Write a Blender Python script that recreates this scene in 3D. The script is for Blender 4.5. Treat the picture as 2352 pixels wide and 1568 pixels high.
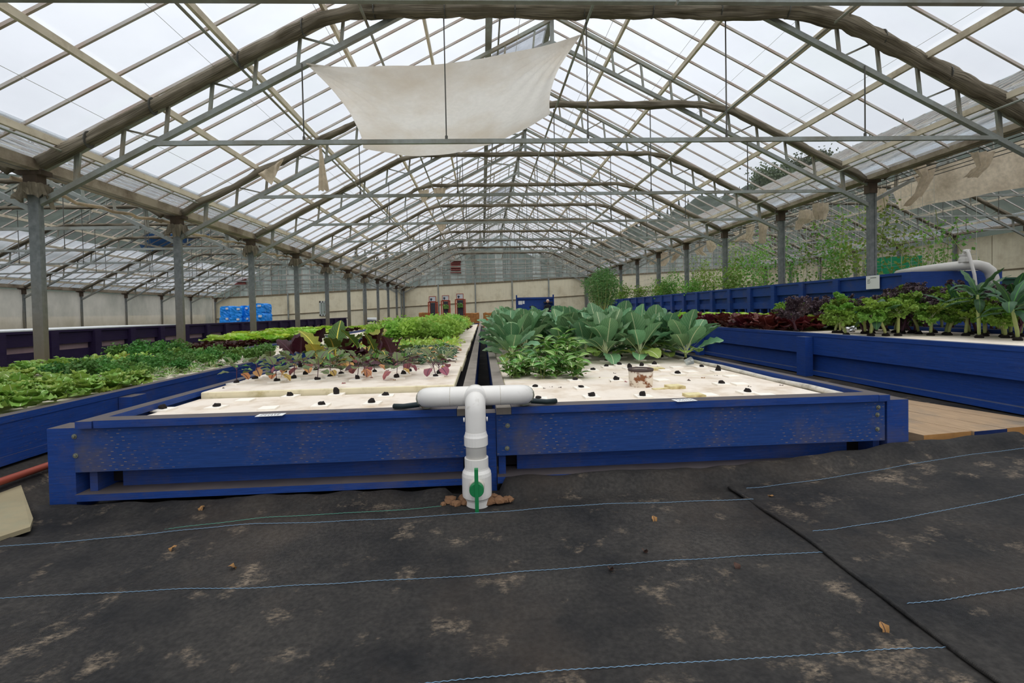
import bpy, bmesh, math, random
from math import sin, cos, pi, radians, atan2, sqrt, floor
from mathutils import Vector, Matrix, noise

for _o in list(bpy.data.objects):
    bpy.data.objects.remove(_o)
SC = bpy.context.scene
COL = SC.collection

# ------------------------------------------------------------------ camera
F, PX, PY = 1059.0, 1176.0, 736.0          # focal length and principal point, pixels of 2352x1568
CAMZ = 1.02
_yc = Vector((1108.0 - PX, -(716.0 - PY), -F)).normalized()      # world Y in camera axes
_u = Vector((-.02, 1.0, 0.0)); _u.z = -(_u.x * _yc.x + _u.y * _yc.y) / _yc.z; _u.normalize()
_xc = _yc.cross(_u)
R3 = Matrix((_xc, _yc, _u))
cam = bpy.data.cameras.new('camera')
cam.sensor_width = 36.0
cam.lens = F / 2352.0 * 36.0
cam.shift_y = -(784.0 - PY) / 2352.0
cam.clip_start = .05; cam.clip_end = 900
camo = bpy.data.objects.new('camera', cam); COL.objects.link(camo)
camo.matrix_world = Matrix.Translation((0, 0, CAMZ)) @ R3.to_4x4()
SC.camera = camo

# ------------------------------------------------------------------ exposure and overcast sky
SC.view_settings.view_transform = 'Standard'
SC.view_settings.look = 'None'
SC.view_settings.gamma = 1.0
SC.view_settings.use_curve_mapping = False
SC.view_settings.exposure = 0.65
W = bpy.data.worlds.new('overcast_sky'); SC.world = W; W.use_nodes = True
_n, _l = W.node_tree.nodes, W.node_tree.links
_n.clear()
_o = _n.new('ShaderNodeOutputWorld'); _b = _n.new('ShaderNodeBackground')
_tc = _n.new('ShaderNodeTexCoord'); _mp = _n.new('ShaderNodeMapping'); _mp.inputs['Scale'].default_value = (1, 1, 2.2)
_nz = _n.new('ShaderNodeTexNoise'); _nz.inputs['Scale'].default_value = 2.3; _nz.inputs['Detail'].default_value = 7; _nz.inputs['Roughness'].default_value = .58
_rp = _n.new('ShaderNodeValToRGB')
_rp.color_ramp.elements[0].position = .3; _rp.color_ramp.elements[0].color = (.74, .77, .84, 1)
_rp.color_ramp.elements[1].position = .62; _rp.color_ramp.elements[1].color = (.86, .89, .97, 1)
_sx = _n.new('ShaderNodeSeparateXYZ')
_mx = _n.new('ShaderNodeMath'); _mx.operation = 'MAXIMUM'; _mx.inputs[1].default_value = 0
_ma = _n.new('ShaderNodeMath'); _ma.operation = 'MULTIPLY_ADD'; _ma.inputs[1].default_value = .56; _ma.inputs[2].default_value = .56
_l.new(_tc.outputs['Generated'], _mp.inputs['Vector']); _l.new(_mp.outputs[0], _nz.inputs['Vector'])
_l.new(_nz.outputs['Fac'], _rp.inputs['Fac']); _l.new(_rp.outputs['Color'], _b.inputs['Color'])
_l.new(_tc.outputs['Generated'], _sx.inputs[0]); _l.new(_sx.outputs['Z'], _mx.inputs[0]); _l.new(_mx.outputs[0], _ma.inputs[0])
_l.new(_ma.outputs[0], _b.inputs['Strength']); _l.new(_b.outputs[0], _o.inputs['Surface'])

# the sun stands high behind the cloud: a very broad, soft light
_sl = bpy.data.lights.new('veiled_sun_offscreen', 'SUN'); _sl.energy = .95; _sl.angle = radians(80); _sl.color = (1.0, .98, .95)
_so = bpy.data.objects.new('veiled_sun_offscreen', _sl); COL.objects.link(_so); _so.location = (0, 0, 30); _so.rotation_euler = (radians(14), radians(8), 0)

# ------------------------------------------------------------------ pixel -> place
def ray(x, y):
    return R3 @ Vector((x - PX, -(y - PY), -F))
def atz(x, y, z):
    d = ray(x, y); return Vector((0, 0, CAMZ)) + d * ((z - CAMZ) / d.z)
def aty(x, y, Y):
    d = ray(x, y); return Vector((0, 0, CAMZ)) + d * (Y / d.y)
def atx(x, y, X):
    d = ray(x, y); return Vector((0, 0, CAMZ)) + d * (X / d.x)

# ------------------------------------------------------------------ materials
def lin(c):
    return tuple(((v / 255.0) / 12.92 if v / 255.0 <= .04045 else ((v / 255.0 + .055) / 1.055) ** 2.4) for v in c)
class Mt:
    def __init__(s, name):
        s.m = bpy.data.materials.new(name); s.m.use_nodes = True
        s.n, s.l = s.m.node_tree.nodes, s.m.node_tree.links
        s.n.clear(); s.out = s.n.new('ShaderNodeOutputMaterial')
        s.p = s.n.new('ShaderNodeBsdfPrincipled'); s.l.new(s.p.outputs[0], s.out.inputs['Surface'])
    def node(s, t, **kw):
        n = s.n.new(t)
        for k, v in kw.items():
            if k in n.inputs: n.inputs[k].default_value = v
            else: setattr(n, k, v)
        return n
    def coord(s, kind='Object', scale=(1, 1, 1)):
        tc = s.node('ShaderNodeTexCoord'); mp = s.node('ShaderNodeMapping'); mp.inputs['Scale'].default_value = scale
        s.l.new(tc.outputs[kind], mp.inputs['Vector']); return mp.outputs[0]
    def noise(s, vec, scale, detail=4, rough=.55):
        n = s.node('ShaderNodeTexNoise'); n.inputs['Scale'].default_value = scale; n.inputs['Detail'].default_value = detail; n.inputs['Roughness'].default_value = rough
        s.l.new(vec, n.inputs['Vector']); return n.outputs['Fac']
    def ramp(s, fac, stops):
        r = s.node('ShaderNodeValToRGB'); e = r.color_ramp.elements
        while len(e) < len(stops): e.new(.5)
        for i, (p, c) in enumerate(stops):
            e[i].position = p; e[i].color = (*c, 1) if len(c) == 3 else c
        s.l.new(fac, r.inputs['Fac']); return r.outputs['Color']
    def mix(s, fac, a, b, mode='MIX'):
        m = s.node('ShaderNodeMix', data_type='RGBA', blend_type=mode)
        for sock, v in ((m.inputs[0], fac), (m.inputs[6], a), (m.inputs[7], b)):
            if hasattr(v, 'is_output'): s.l.new(v, sock)
            elif isinstance(v, (int, float)): sock.default_value = v
            else: sock.default_value = (*v, 1)
        return m.outputs[2]
    def math(s, op, a, b=0.0):
        m = s.node('ShaderNodeMath', operation=op)
        for sock, v in ((m.inputs[0], a), (m.inputs[1], b)):
            if hasattr(v, 'is_output'): s.l.new(v, sock)
            else: sock.default_value = v
        return m.outputs[0]
    def color(s, c):
        if hasattr(c, 'is_output'): s.l.new(c, s.p.inputs['Base Color'])
        else: s.p.inputs['Base Color'].default_value = (*c, 1)
    def bump(s, h, strength=.3, dist=.01):
        b = s.node('ShaderNodeBump'); b.inputs['Strength'].default_value = strength; b.inputs['Distance'].default_value = dist
        s.l.new(h, b.inputs['Height']); s.l.new(b.outputs[0], s.p.inputs['Normal'])
    def rough(s, r, spec=None):
        s.p.inputs['Roughness'].default_value = r
        if spec is not None: s.p.inputs['Specular IOR Level'].default_value = spec

M = {}
def simple(name, rgb, rough=.6, var=.18, scale=6, metal=0.0, bump=0.0, stretch=(1, 1, 1), spec=.4, dirt=None, dscale=2.0, dlo=.5, dhi=.75):
    """one colour with mottling and, if asked, patches of dirt"""
    t = Mt(name); c = lin(rgb); v = t.coord('Object', stretch)
    nf = t.noise(v, scale, 5)
    col = t.ramp(nf, [(.25, tuple(x * (1 - var) for x in c)), (.75, tuple(min(1, x * (1 + var)) for x in c))])
    if dirt:
        df = t.noise(t.coord('Object'), dscale, 8, .65)
        dm = t.ramp(df, [(dlo, (0, 0, 0)), (dhi, (1, 1, 1))])
        col = t.mix(dm, col, lin(dirt))
    t.color(col); t.rough(rough, spec); t.p.inputs['Metallic'].default_value = metal
    if bump: t.bump(nf, bump, .01)
    M[name] = t.m; return t

def painted_wood(name, rgb, dust=(96, 86, 74), incise=0.0, dusty=.5):
    """painted lumber: grain, worn flecks, incising dashes, dust lying on top faces"""
    t = Mt(name); c = lin(rgb); d = lin(dust)
    v = t.coord('Object'); g = t.noise(t.coord('Object', (2, 2, 40)), 3.5, 5)
    col = t.ramp(g, [(.3, tuple(x * .8 for x in c)), (.7, tuple(x * 1.2 for x in c))])
    fl = t.noise(t.coord('Object', (14, 14, 60)), 3.0, 3)
    big = t.noise(v, 1.6, 5)
    f1 = t.ramp(fl, [(.60, (0, 0, 0)), (.70, (1, 1, 1))])
    f2 = t.ramp(big, [(.42, (.08, .08, .08)), (.72, (.75, .75, .75))])
    col = t.mix(t.math('MULTIPLY', f1, f2), col, d)
    wide = t.ramp(t.noise(v, 2.7, 9, .7), [(.5, (0, 0, 0)), (.8, (dusty,) * 3)])
    col = t.mix(wide, col, d)
    if incise:
        sp = t.node('ShaderNodeSeparateXYZ'); t.l.new(v, sp.inputs[0])
        row = t.math('FLOOR', t.math('MULTIPLY', sp.outputs['Z'], 52.0))
        off = t.math('MULTIPLY', t.math('FRACT', t.math('MULTIPLY', t.math('SINE', t.math('MULTIPLY', row, 12.9898)), 43758.5)), 1.0)
        fx = t.math('FRACT', t.math('ADD', t.math('MULTIPLY', sp.outputs['X'], 17.0), off))
        fz = t.math('FRACT', t.math('MULTIPLY', sp.outputs['Z'], 52.0))
        a = t.math('LESS_THAN', fx, .24); b = t.math('LESS_THAN', fz, .17)
        msk = t.math('MULTIPLY', t.math('MULTIPLY', a, b), t.ramp(t.noise(v, 3.1, 5), [(.45, (0, 0, 0)), (.62, (incise,) * 3)]))
        col = t.mix(msk, col, lin((146, 128, 100)))
    geo = t.node('ShaderNodeNewGeometry'); sn = t.node('ShaderNodeSeparateXYZ'); t.l.new(geo.outputs['Normal'], sn.inputs[0])
    top = t.ramp(sn.outputs['Z'], [(.75, (0, 0, 0)), (.95, (.88,) * 3)])
    col = t.mix(top, col, t.ramp(t.noise(v, 5, 6), [(.3, tuple(x * .75 for x in d)), (.8, tuple(x * 1.15 for x in d))]))
    t.color(col); t.rough(.62, .3); t.bump(g, .12, .006)
    M[name] = t.m

def leafmat(name, rgb, rib=None, rough=.45, tr=.22, vein=0.0, hue=.03, val=.3, mottle=None):
    t = Mt(name); c = tuple(min(.9, x * 1.2) for x in lin(rgb))
    oi = t.node('ShaderNodeObjectInfo')
    hs = t.node('ShaderNodeHueSaturation')
    hs.inputs['Color'].default_value = (*c, 1)
    mr = t.node('ShaderNodeMapRange'); mr.inputs[3].default_value = 1 - val; mr.inputs[4].default_value = 1 + val
    t.l.new(oi.outputs['Random'], mr.inputs[0]); t.l.new(mr.outputs[0], hs.inputs['Value'])
    mh = t.node('ShaderNodeMapRange'); mh.inputs[3].default_value = .5 - hue; mh.inputs[4].default_value = .5 + hue
    t.l.new(t.math('FRACT', t.math('MULTIPLY', oi.outputs['Random'], 7.31)), mh.inputs[0]); t.l.new(mh.outputs[0], hs.inputs['Hue'])
    col = hs.outputs[0]
    nf = t.noise(t.coord('Object'), 22, 4)
    col = t.mix(t.ramp(nf, [(.3, (0, 0, 0)), (.7, (.45,) * 3)]), col, tuple(x * .65 for x in c))
    if mottle:
        col = t.mix(t.ramp(t.noise(t.coord('Object'), 9, 3), [(.5, (0, 0, 0)), (.62, (1, 1, 1))]), col, lin(mottle))
    if vein:
        uv = t.coord('UV'); sp = t.node('ShaderNodeSeparateXYZ'); t.l.new(uv, sp.inputs[0])
        ax = t.math('ABSOLUTE', t.math('SUBTRACT', sp.outputs['X'], .5))
        ph = t.math('SUBTRACT', t.math('MULTIPLY', sp.outputs['Y'], 9.0), t.math('MULTIPLY', ax, 7.0))
        fr = t.math('ABSOLUTE', t.math('SUBTRACT', t.math('FRACT', ph), .5))
        vm = t.ramp(fr, [(.0, (vein,) * 3), (.09, (0, 0, 0))])
        col = t.mix(vm, col, lin(rib or (190, 200, 160)))
    t.color(col); t.rough(rough, .35)
    if tr:
        ts = t.node('ShaderNodeBsdfTranslucent'); t.l.new(col, ts.inputs['Color'])
        ms = t.node('ShaderNodeMixShader'); ms.inputs[0].default_value = tr
        t.l.new(t.p.outputs[0], ms.inputs[1]); t.l.new(ts.outputs[0], ms.inputs[2]); t.l.new(ms.outputs[0], t.out.inputs['Surface'])
    M[name] = t.m

def clearmat(name, tint, alpha, gloss=.06, dirt=None, dscale=3.0, rough=.08, stretch=(1, 1, 1)):
    """thin clear sheet: lets light straight through, fresnel sheen, streaks of dirt"""
    t = Mt(name); t.n.remove(t.p)
    tr = t.node('ShaderNodeBsdfTransparent'); tr.inputs['Color'].default_value = (*tint, 1)
    gl = t.node('ShaderNodeBsdfGlossy'); gl.inputs['Roughness'].default_value = rough; gl.inputs['Color'].default_value = (.9, .95, .95, 1)
    fr = t.node('ShaderNodeFresnel'); fr.inputs['IOR'].default_value = 1.4
    m1 = t.node('ShaderNodeMixShader'); t.l.new(t.math('MULTIPLY', fr.outputs[0], gloss * 10), m1.inputs[0])
    t.l.new(tr.outputs[0], m1.inputs[1]); t.l.new(gl.outputs[0], m1.inputs[2])
    df = t.node('ShaderNodeBsdfDiffuse'); df.inputs['Color'].default_value = (*lin(dirt or (170, 175, 170)), 1)
    tl = t.node('ShaderNodeBsdfTranslucent'); tl.inputs['Color'].default_value = (*lin(dirt or (170, 175, 170)), 1)
    m0 = t.node('ShaderNodeMixShader'); m0.inputs[0].default_value = .5; t.l.new(df.outputs[0], m0.inputs[1]); t.l.new(tl.outputs[0], m0.inputs[2])
    m2 = t.node('ShaderNodeMixShader')
    if dirt: t.l.new(t.ramp(t.noise(t.coord('Object', stretch), dscale, 6, .6), [(.3, (alpha * .5,) * 3), (.75, (min(1, alpha * 1.5),) * 3)]), m2.inputs[0])
    else: m2.inputs[0].default_value = alpha
    t.l.new(m1.outputs[0], m2.inputs[1]); t.l.new(m0.outputs[0], m2.inputs[2]); t.l.new(m2.outputs[0], t.out.inputs['Surface'])
    M[name] = t.m

def clothmat(name, rgb, tr=.35, streak=(3, 3, 3), dirt=(150, 135, 112), ds=2.0, dlo=.45, dhi=.8, var=.15, sscale=4, uv='Object'):
    t = Mt(name); c = lin(rgb)
    nf = t.noise(t.coord(uv, streak), sscale, 5)
    col = t.ramp(nf, [(.3, tuple(x * (1 - var) for x in c)), (.7, tuple(min(1, x * (1 + var)) for x in c))])
    col = t.mix(t.ramp(t.noise(t.coord('Object'), ds, 6), [(dlo, (0, 0, 0)), (dhi, (.7,) * 3)]), col, lin(dirt))
    t.color(col); t.rough(.9, .1); t.bump(nf, .35, .015)
    ts = t.node('ShaderNodeBsdfTranslucent'); t.l.new(col, ts.inputs['Color'])
    ms = t.node('ShaderNodeMixShader'); ms.inputs[0].default_value = tr
    t.l.new(t.p.outputs[0], ms.inputs[1]); t.l.new(ts.outputs[0], ms.inputs[2]); t.l.new(ms.outputs[0], t.out.inputs['Surface'])
    M[name] = t.m

# black woven ground cover with trodden-in dust
t = Mt('woven_fabric'); v = t.coord('Object')
base = t.ramp(t.noise(v, 1.7, 8, .65), [(.35, lin((25, 25, 26))), (.70, lin((64, 60, 55)))])
fine = t.ramp(t.noise(v, 60, 3), [(.35, (.65,) * 3), (.7, (1.25,) * 3)])
base = t.mix(1.0, base, fine, 'MULTIPLY')
pat = t.ramp(t.noise(v, 4.6, 9, .66), [(.57, (0, 0, 0)), (.69, (1, 1, 1))])
grit = t.ramp(t.noise(t.coord('Object', (1, 2.2, 1)), 42, 4, .7), [(.40, (0, 0, 0)), (.60, (1, 1, 1))])
dm = t.math('MULTIPLY', pat, grit)
col = t.mix(t.math('MULTIPLY', dm, .62), base, lin((158, 140, 118)))
brown = t.ramp(t.noise(v, 1.1, 6, .6), [(.5, (0, 0, 0)), (.75, (.38,) * 3)])
col = t.mix(brown, col, lin((86, 72, 58)))
t.color(col); t.rough(.75, .25)
wv = t.node('ShaderNodeTexWave'); wv.inputs['Scale'].default_value = 70; t.l.new(v, wv.inputs['Vector'])
wv2 = t.node('ShaderNodeTexWave', bands_direction='Y'); wv2.inputs['Scale'].default_value = 70; t.l.new(v, wv2.inputs['Vector'])
t.bump(t.math('ADD', t.math('MULTIPLY', wv.outputs['Fac'], .5), t.math('ADD', wv2.outputs['Fac'], t.noise(v, 5, 6))), .25, .004)
M['woven_fabric'] = t.m
simple('soil_ground', (74, 60, 47), .95, .3, 4, dirt=(50, 42, 36), bump=.4)
simple('soil_clod', (120, 88, 62), .95, .3, 18, bump=.5)
simple('stitch_blue', (100, 128, 150), .7, .1, 30)
simple('stitch_green', (78, 140, 120), .7, .1, 30)
painted_wood('blue_paint', (24, 60, 127), incise=0.0, dusty=.5)
painted_wood('blue_paint_incised', (27, 62, 122), incise=.75, dusty=.95)
painted_wood('blue_paint_dull', (20, 42, 92), dust=(84, 76, 66), dusty=.3)
painted_wood('blue_paint_bright', (22, 60, 130), dust=(80, 88, 108), dusty=.25)
painted_wood('purple_paint', (46, 32, 66), dust=(70, 60, 66), dusty=.35)
simple('inner_board', (178, 150, 152), .7, .12, 5)
simple('dark_inside', (18, 14, 20), .9, .2, 5)
simple('rim_gray', (130, 122, 112), .8, .18, 6, dirt=(96, 88, 78), stretch=(1, .4, 1))
simple('plank_wood', (158, 132, 102), .8, .2, 7, stretch=(6, 1, 6), dirt=(120, 110, 96), bump=.2)
simple('plank_end', (176, 128, 74), .8, .2, 12, bump=.2)
simple('plywood_old', (152, 140, 110), .85, .15, 5, dirt=(122, 130, 110), bump=.15)
simple('raft_foam', (230, 218, 202), .75, .05, 4, spec=.2, dirt=(186, 162, 130), dscale=3.4, dlo=.47, dhi=.80, bump=.08)
simple('foam_edge', (226, 214, 180), .8, .08, 8, dirt=(165, 150, 96), dscale=5)
simple('insert_white', (246, 238, 224), .7, .04, 6, spec=.2)
simple('insert_stained', (226, 212, 160), .7, .12, 10, dirt=(150, 124, 60), dscale=8, dlo=.45, dhi=.7)
simple('plug_soil', (30, 24, 21), .95, .4, 60, bump=.6)
simple('pvc', (226, 222, 214), .38, .04, 5, spec=.5, dirt=(150, 138, 118), dscale=9, dlo=.6, dhi=.85)
simple('pvc_dark', (205, 198, 184), .5, .06, 5, dirt=(120, 112, 96), dscale=7, dlo=.5, dhi=.75)
simple('valve_green', (24, 118, 66), .45, .15, 8, dirt=(120, 120, 90), dscale=6, dlo=.6, dhi=.9)
simple('rusty_white', (222, 208, 186), .6, .08, 5, dirt=(122, 70, 30), dscale=14, stretch=(1, 1, .25), dlo=.50, dhi=.58)
simple('rim_tar', (70, 56, 50), .6, .2, 12)
simple('algae', (66, 82, 30), .6, .3, 10)
simple('hose_dark', (24, 40, 42), .5, .1, 8)
simple('hose_red', (150, 70, 52), .55, .12, 6, dirt=(110, 84, 70))
simple('bolt_steel', (128, 132, 118), .5, .2, 40, metal=.5, dirt=(92, 62, 40), dscale=60)
simple('galvanised', (150, 155, 150), .5, .16, 14, metal=.15, dirt=(120, 114, 98), dscale=1.5, dlo=.42, dhi=.72)
t = Mt('column_steel'); v = t.coord('Object'); nf = t.noise(v, 14, 5)
col = t.ramp(nf, [(.3, lin((108, 113, 112))), (.7, lin((136, 140, 138)))])
sp_ = t.node('ShaderNodeSeparateXYZ'); t.l.new(v, sp_.inputs[0])
rs_ = t.ramp(t.math('ADD', t.math('MULTIPLY', sp_.outputs['Z'], .4), t.math('MULTIPLY', t.noise(v, 3, 6), .5)), [(.45, (1, 1, 1)), (.95, (0, 0, 0))])
t.color(t.mix(rs_, col, lin((132, 121, 99)))); t.rough(.6, .3); t.p.inputs['Metallic'].default_value = .25; M['column_steel'] = t.m
simple('steel_bar', (150, 154, 144), .55, .15, 10, metal=.1, dirt=(146, 128, 104), dscale=3, dlo=.45, dhi=.7)
simple('glazing_alu', (196, 190, 182), .5, .12, 10, metal=.1, dirt=(170, 146, 130), dscale=2.5, dlo=.4, dhi=.7)
simple('purlin_tan', (214, 202, 178), .7, .12, 8, dirt=(166, 150, 124), dscale=3.5, dlo=.5, dhi=.75, stretch=(1, .3, 1))
simple('gutter_tan', (176, 162, 142), .75, .15, 5, dirt=(112, 96, 78), dscale=1.6, dlo=.45, dhi=.65)
simple('bracket_dark', (86, 72, 60), .8, .3, 9)
simple('cream_wall', (232, 222, 192), .75, .06, 2.0, stretch=(6, 6, .5), dirt=(190, 174, 138), dscale=1.3, dlo=.48, dhi=.85)
simple('wall_seam', (122, 108, 84), .8, .2, 8)
simple('maroon', (118, 62, 56), .6, .15, 6)
simple('window_grey', (186, 190, 184), .5, .08, 5)
simple('window_green', (150, 162, 150), .2, .1, 5, spec=.5)
simple('tarp_blue', (20, 146, 240), .38, .14, 4, spec=.5, bump=.3)
simple('tarp_label', (226, 226, 226), .7, .05, 5)
simple('red_frame', (176, 72, 46), .6, .15, 10)
simple('screen_dark', (54, 56, 62), .6, .15, 20)
simple('picture_white', (206, 208, 208), .5, .05, 5)
simple('picture_ink', (44, 58, 78), .6, .1, 8)
simple('straw', (172, 118, 66), .95, .25, 12, bump=.4)
simple('paper', (226, 226, 222), .7, .03, 4)
simple('ink', (70, 66, 70), .8, .1, 8)
simple('white_plastic', (226, 228, 226), .4, .04, 4)
simple('green_net', (8, 122, 76), .8, .12, 12)
simple('dark_green', (12, 62, 46), .6, .12, 6)
simple('skin', (206, 160, 134), .6, .06, 12)
simple('hair_white', (206, 200, 196), .8, .08, 20)
simple('black_cloth', (22, 22, 26), .9, .2, 10)
simple('table_cloth', (230, 230, 228), .8, .04, 6)
simple('foil', (200, 200, 200), .25, .2, 20, metal=.9, bump=.8)
simple('string_white', (190, 188, 176), .8, .1, 20)
simple('wire', (92, 90, 84), .6, .1, 10, metal=.4)
simple('debris_tan', (152, 112, 66), .9, .3, 20)
simple('debris_dark', (76, 54, 44), .9, .3, 20)
simple('forest', (50, 58, 48), .95, .5, .3, bump=.6)
simple('outside_grass', (96, 112, 70), .95, .2, .6)
simple('bark', (86, 72, 58), .9, .25, 10)
clothmat('shade_curtain', (142, 133, 116), .3, (14, .9, 1), (96, 86, 70), 2.5, .45, .75, .62, 2, 'UV')
clothmat('ruffle_cloth', (158, 148, 128), .4, (9, 9, 1), (96, 86, 70), 4, .45, .75, .5, 3)
clothmat('shade_sheet', (236, 230, 222), .55, (3, 3, 3), (206, 188, 164), 1.0, .42, .75, .04, 5)
clothmat('cream_cloth', (222, 206, 182), .45, (4, 4, 4), (150, 132, 108), 2.2)
clearmat('roof_glass', (.96, .975, .975), .035, .012, (170, 176, 174), 2.0, .25)
clearmat('gable_glass_pale', (.86, .90, .89), .72, .02, (196, 202, 198), 1.2, .1, (3, 1, .35))
clearmat('frosted_glass', (.85, .87, .88), .62, .02, (236, 240, 244), 1.0, .3)
clearmat('gable_glass', (.80, .85, .84), .50, .02, (168, 176, 172), 1.2, .1, (3, 1, .35))
clearmat('corrugated', (.86, .88, .89), .40, .05, (176, 180, 184), 1.5, .2)
clearmat('vent_glass', (.74, .76, .78), .45, .03, (140, 142, 146), 3.0, .15)
clearmat('poly_film', (.80, .80, .78), .72, .03, (232, 226, 212), .6, .3, (1, 1, .6))
clearmat('clear_cup', (.92, .94, .94), .2, .12, (220, 220, 220), 10, .1)
leafmat('collard', (102, 144, 98), (192, 206, 176), .42, .22, .45, .035, .3)
leafmat('collard_light', (134, 160, 74), (190, 200, 140), .45, .25, .4, .03, .2)
leafmat('rib_pale', (200, 208, 164), None, .5, .15, 0, .02, .15)
leafmat('lettuce', (134, 164, 72), None, .45, .3, 0, .03, .22)
leafmat('lettuce_pale', (170, 200, 76), None, .45, .3, 0, .03, .18)
leafmat('lettuce_red', (88, 34, 32), None, .45, .2, 0, .03, .35)
leafmat('lettuce_brown', (66, 38, 30), None, .5, .2, 0, .03, .3)
leafmat('parsley', (84, 128, 56), None, .5, .22, 0, .03, .3)
leafmat('celery_leaf', (92, 128, 56), None, .5, .25, 0, .03, .3)
leafmat('fennel', (158, 192, 88), None, .6, .3, 0, .03, .25)
leafmat('tatsoi', (42, 78, 40), None, .4, .15, 0, .03, .3)
leafmat('yellow_leaf', (214, 176, 82), None, .6, .3, 0, .04, .2)
leafmat('orange_leaf', (196, 150, 92), None, .6, .25, 0, .04, .2)
leafmat('chard_green', (70, 96, 40), (196, 176, 60), .4, .2, .5, .03, .3)
leafmat('chard_yellow', (142, 140, 50), (206, 176, 60), .45, .25, .5, .03, .2)
leafmat('chard_maroon', (56, 20, 26), (110, 30, 50), .4, .15, .5, .03, .35)
leafmat('beet_pink', (146, 84, 84), None, .5, .2, 0, .03, .25)
leafmat('beet_green', (94, 112, 66), (150, 90, 90), .5, .22, .4, .03, .25, mottle=(112, 72, 66))
leafmat('stem_purple', (78, 44, 58), None, .5, 0, 0, .02, .25)
leafmat('stem_yellow', (206, 184, 80), None, .5, 0, 0, .02, .2)
leafmat('stem_green', (150, 158, 96), None, .6, 0, 0, .02, .2)
leafmat('mint', (98, 142, 62), (120, 160, 80), .45, .25, .3, .03, .25)
leafmat('kale_curly', (116, 150, 58), None, .55, .25, 0, .03, .25)
leafmat('kale_purple', (82, 66, 70), None, .55, .15, 0, .04, .3)
leafmat('kale_dino', (48, 82, 50), (120, 140, 90), .5, .15, .08, .03, .3)
leafmat('vine', (122, 160, 70), None, .5, .3, 0, .04, .35)
leafmat('bush', (104, 138, 78), None, .55, .3, 0, .03, .25)
leafmat('tree_leaf', (88, 98, 74), None, .7, .25, 0, .03, .3)

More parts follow.
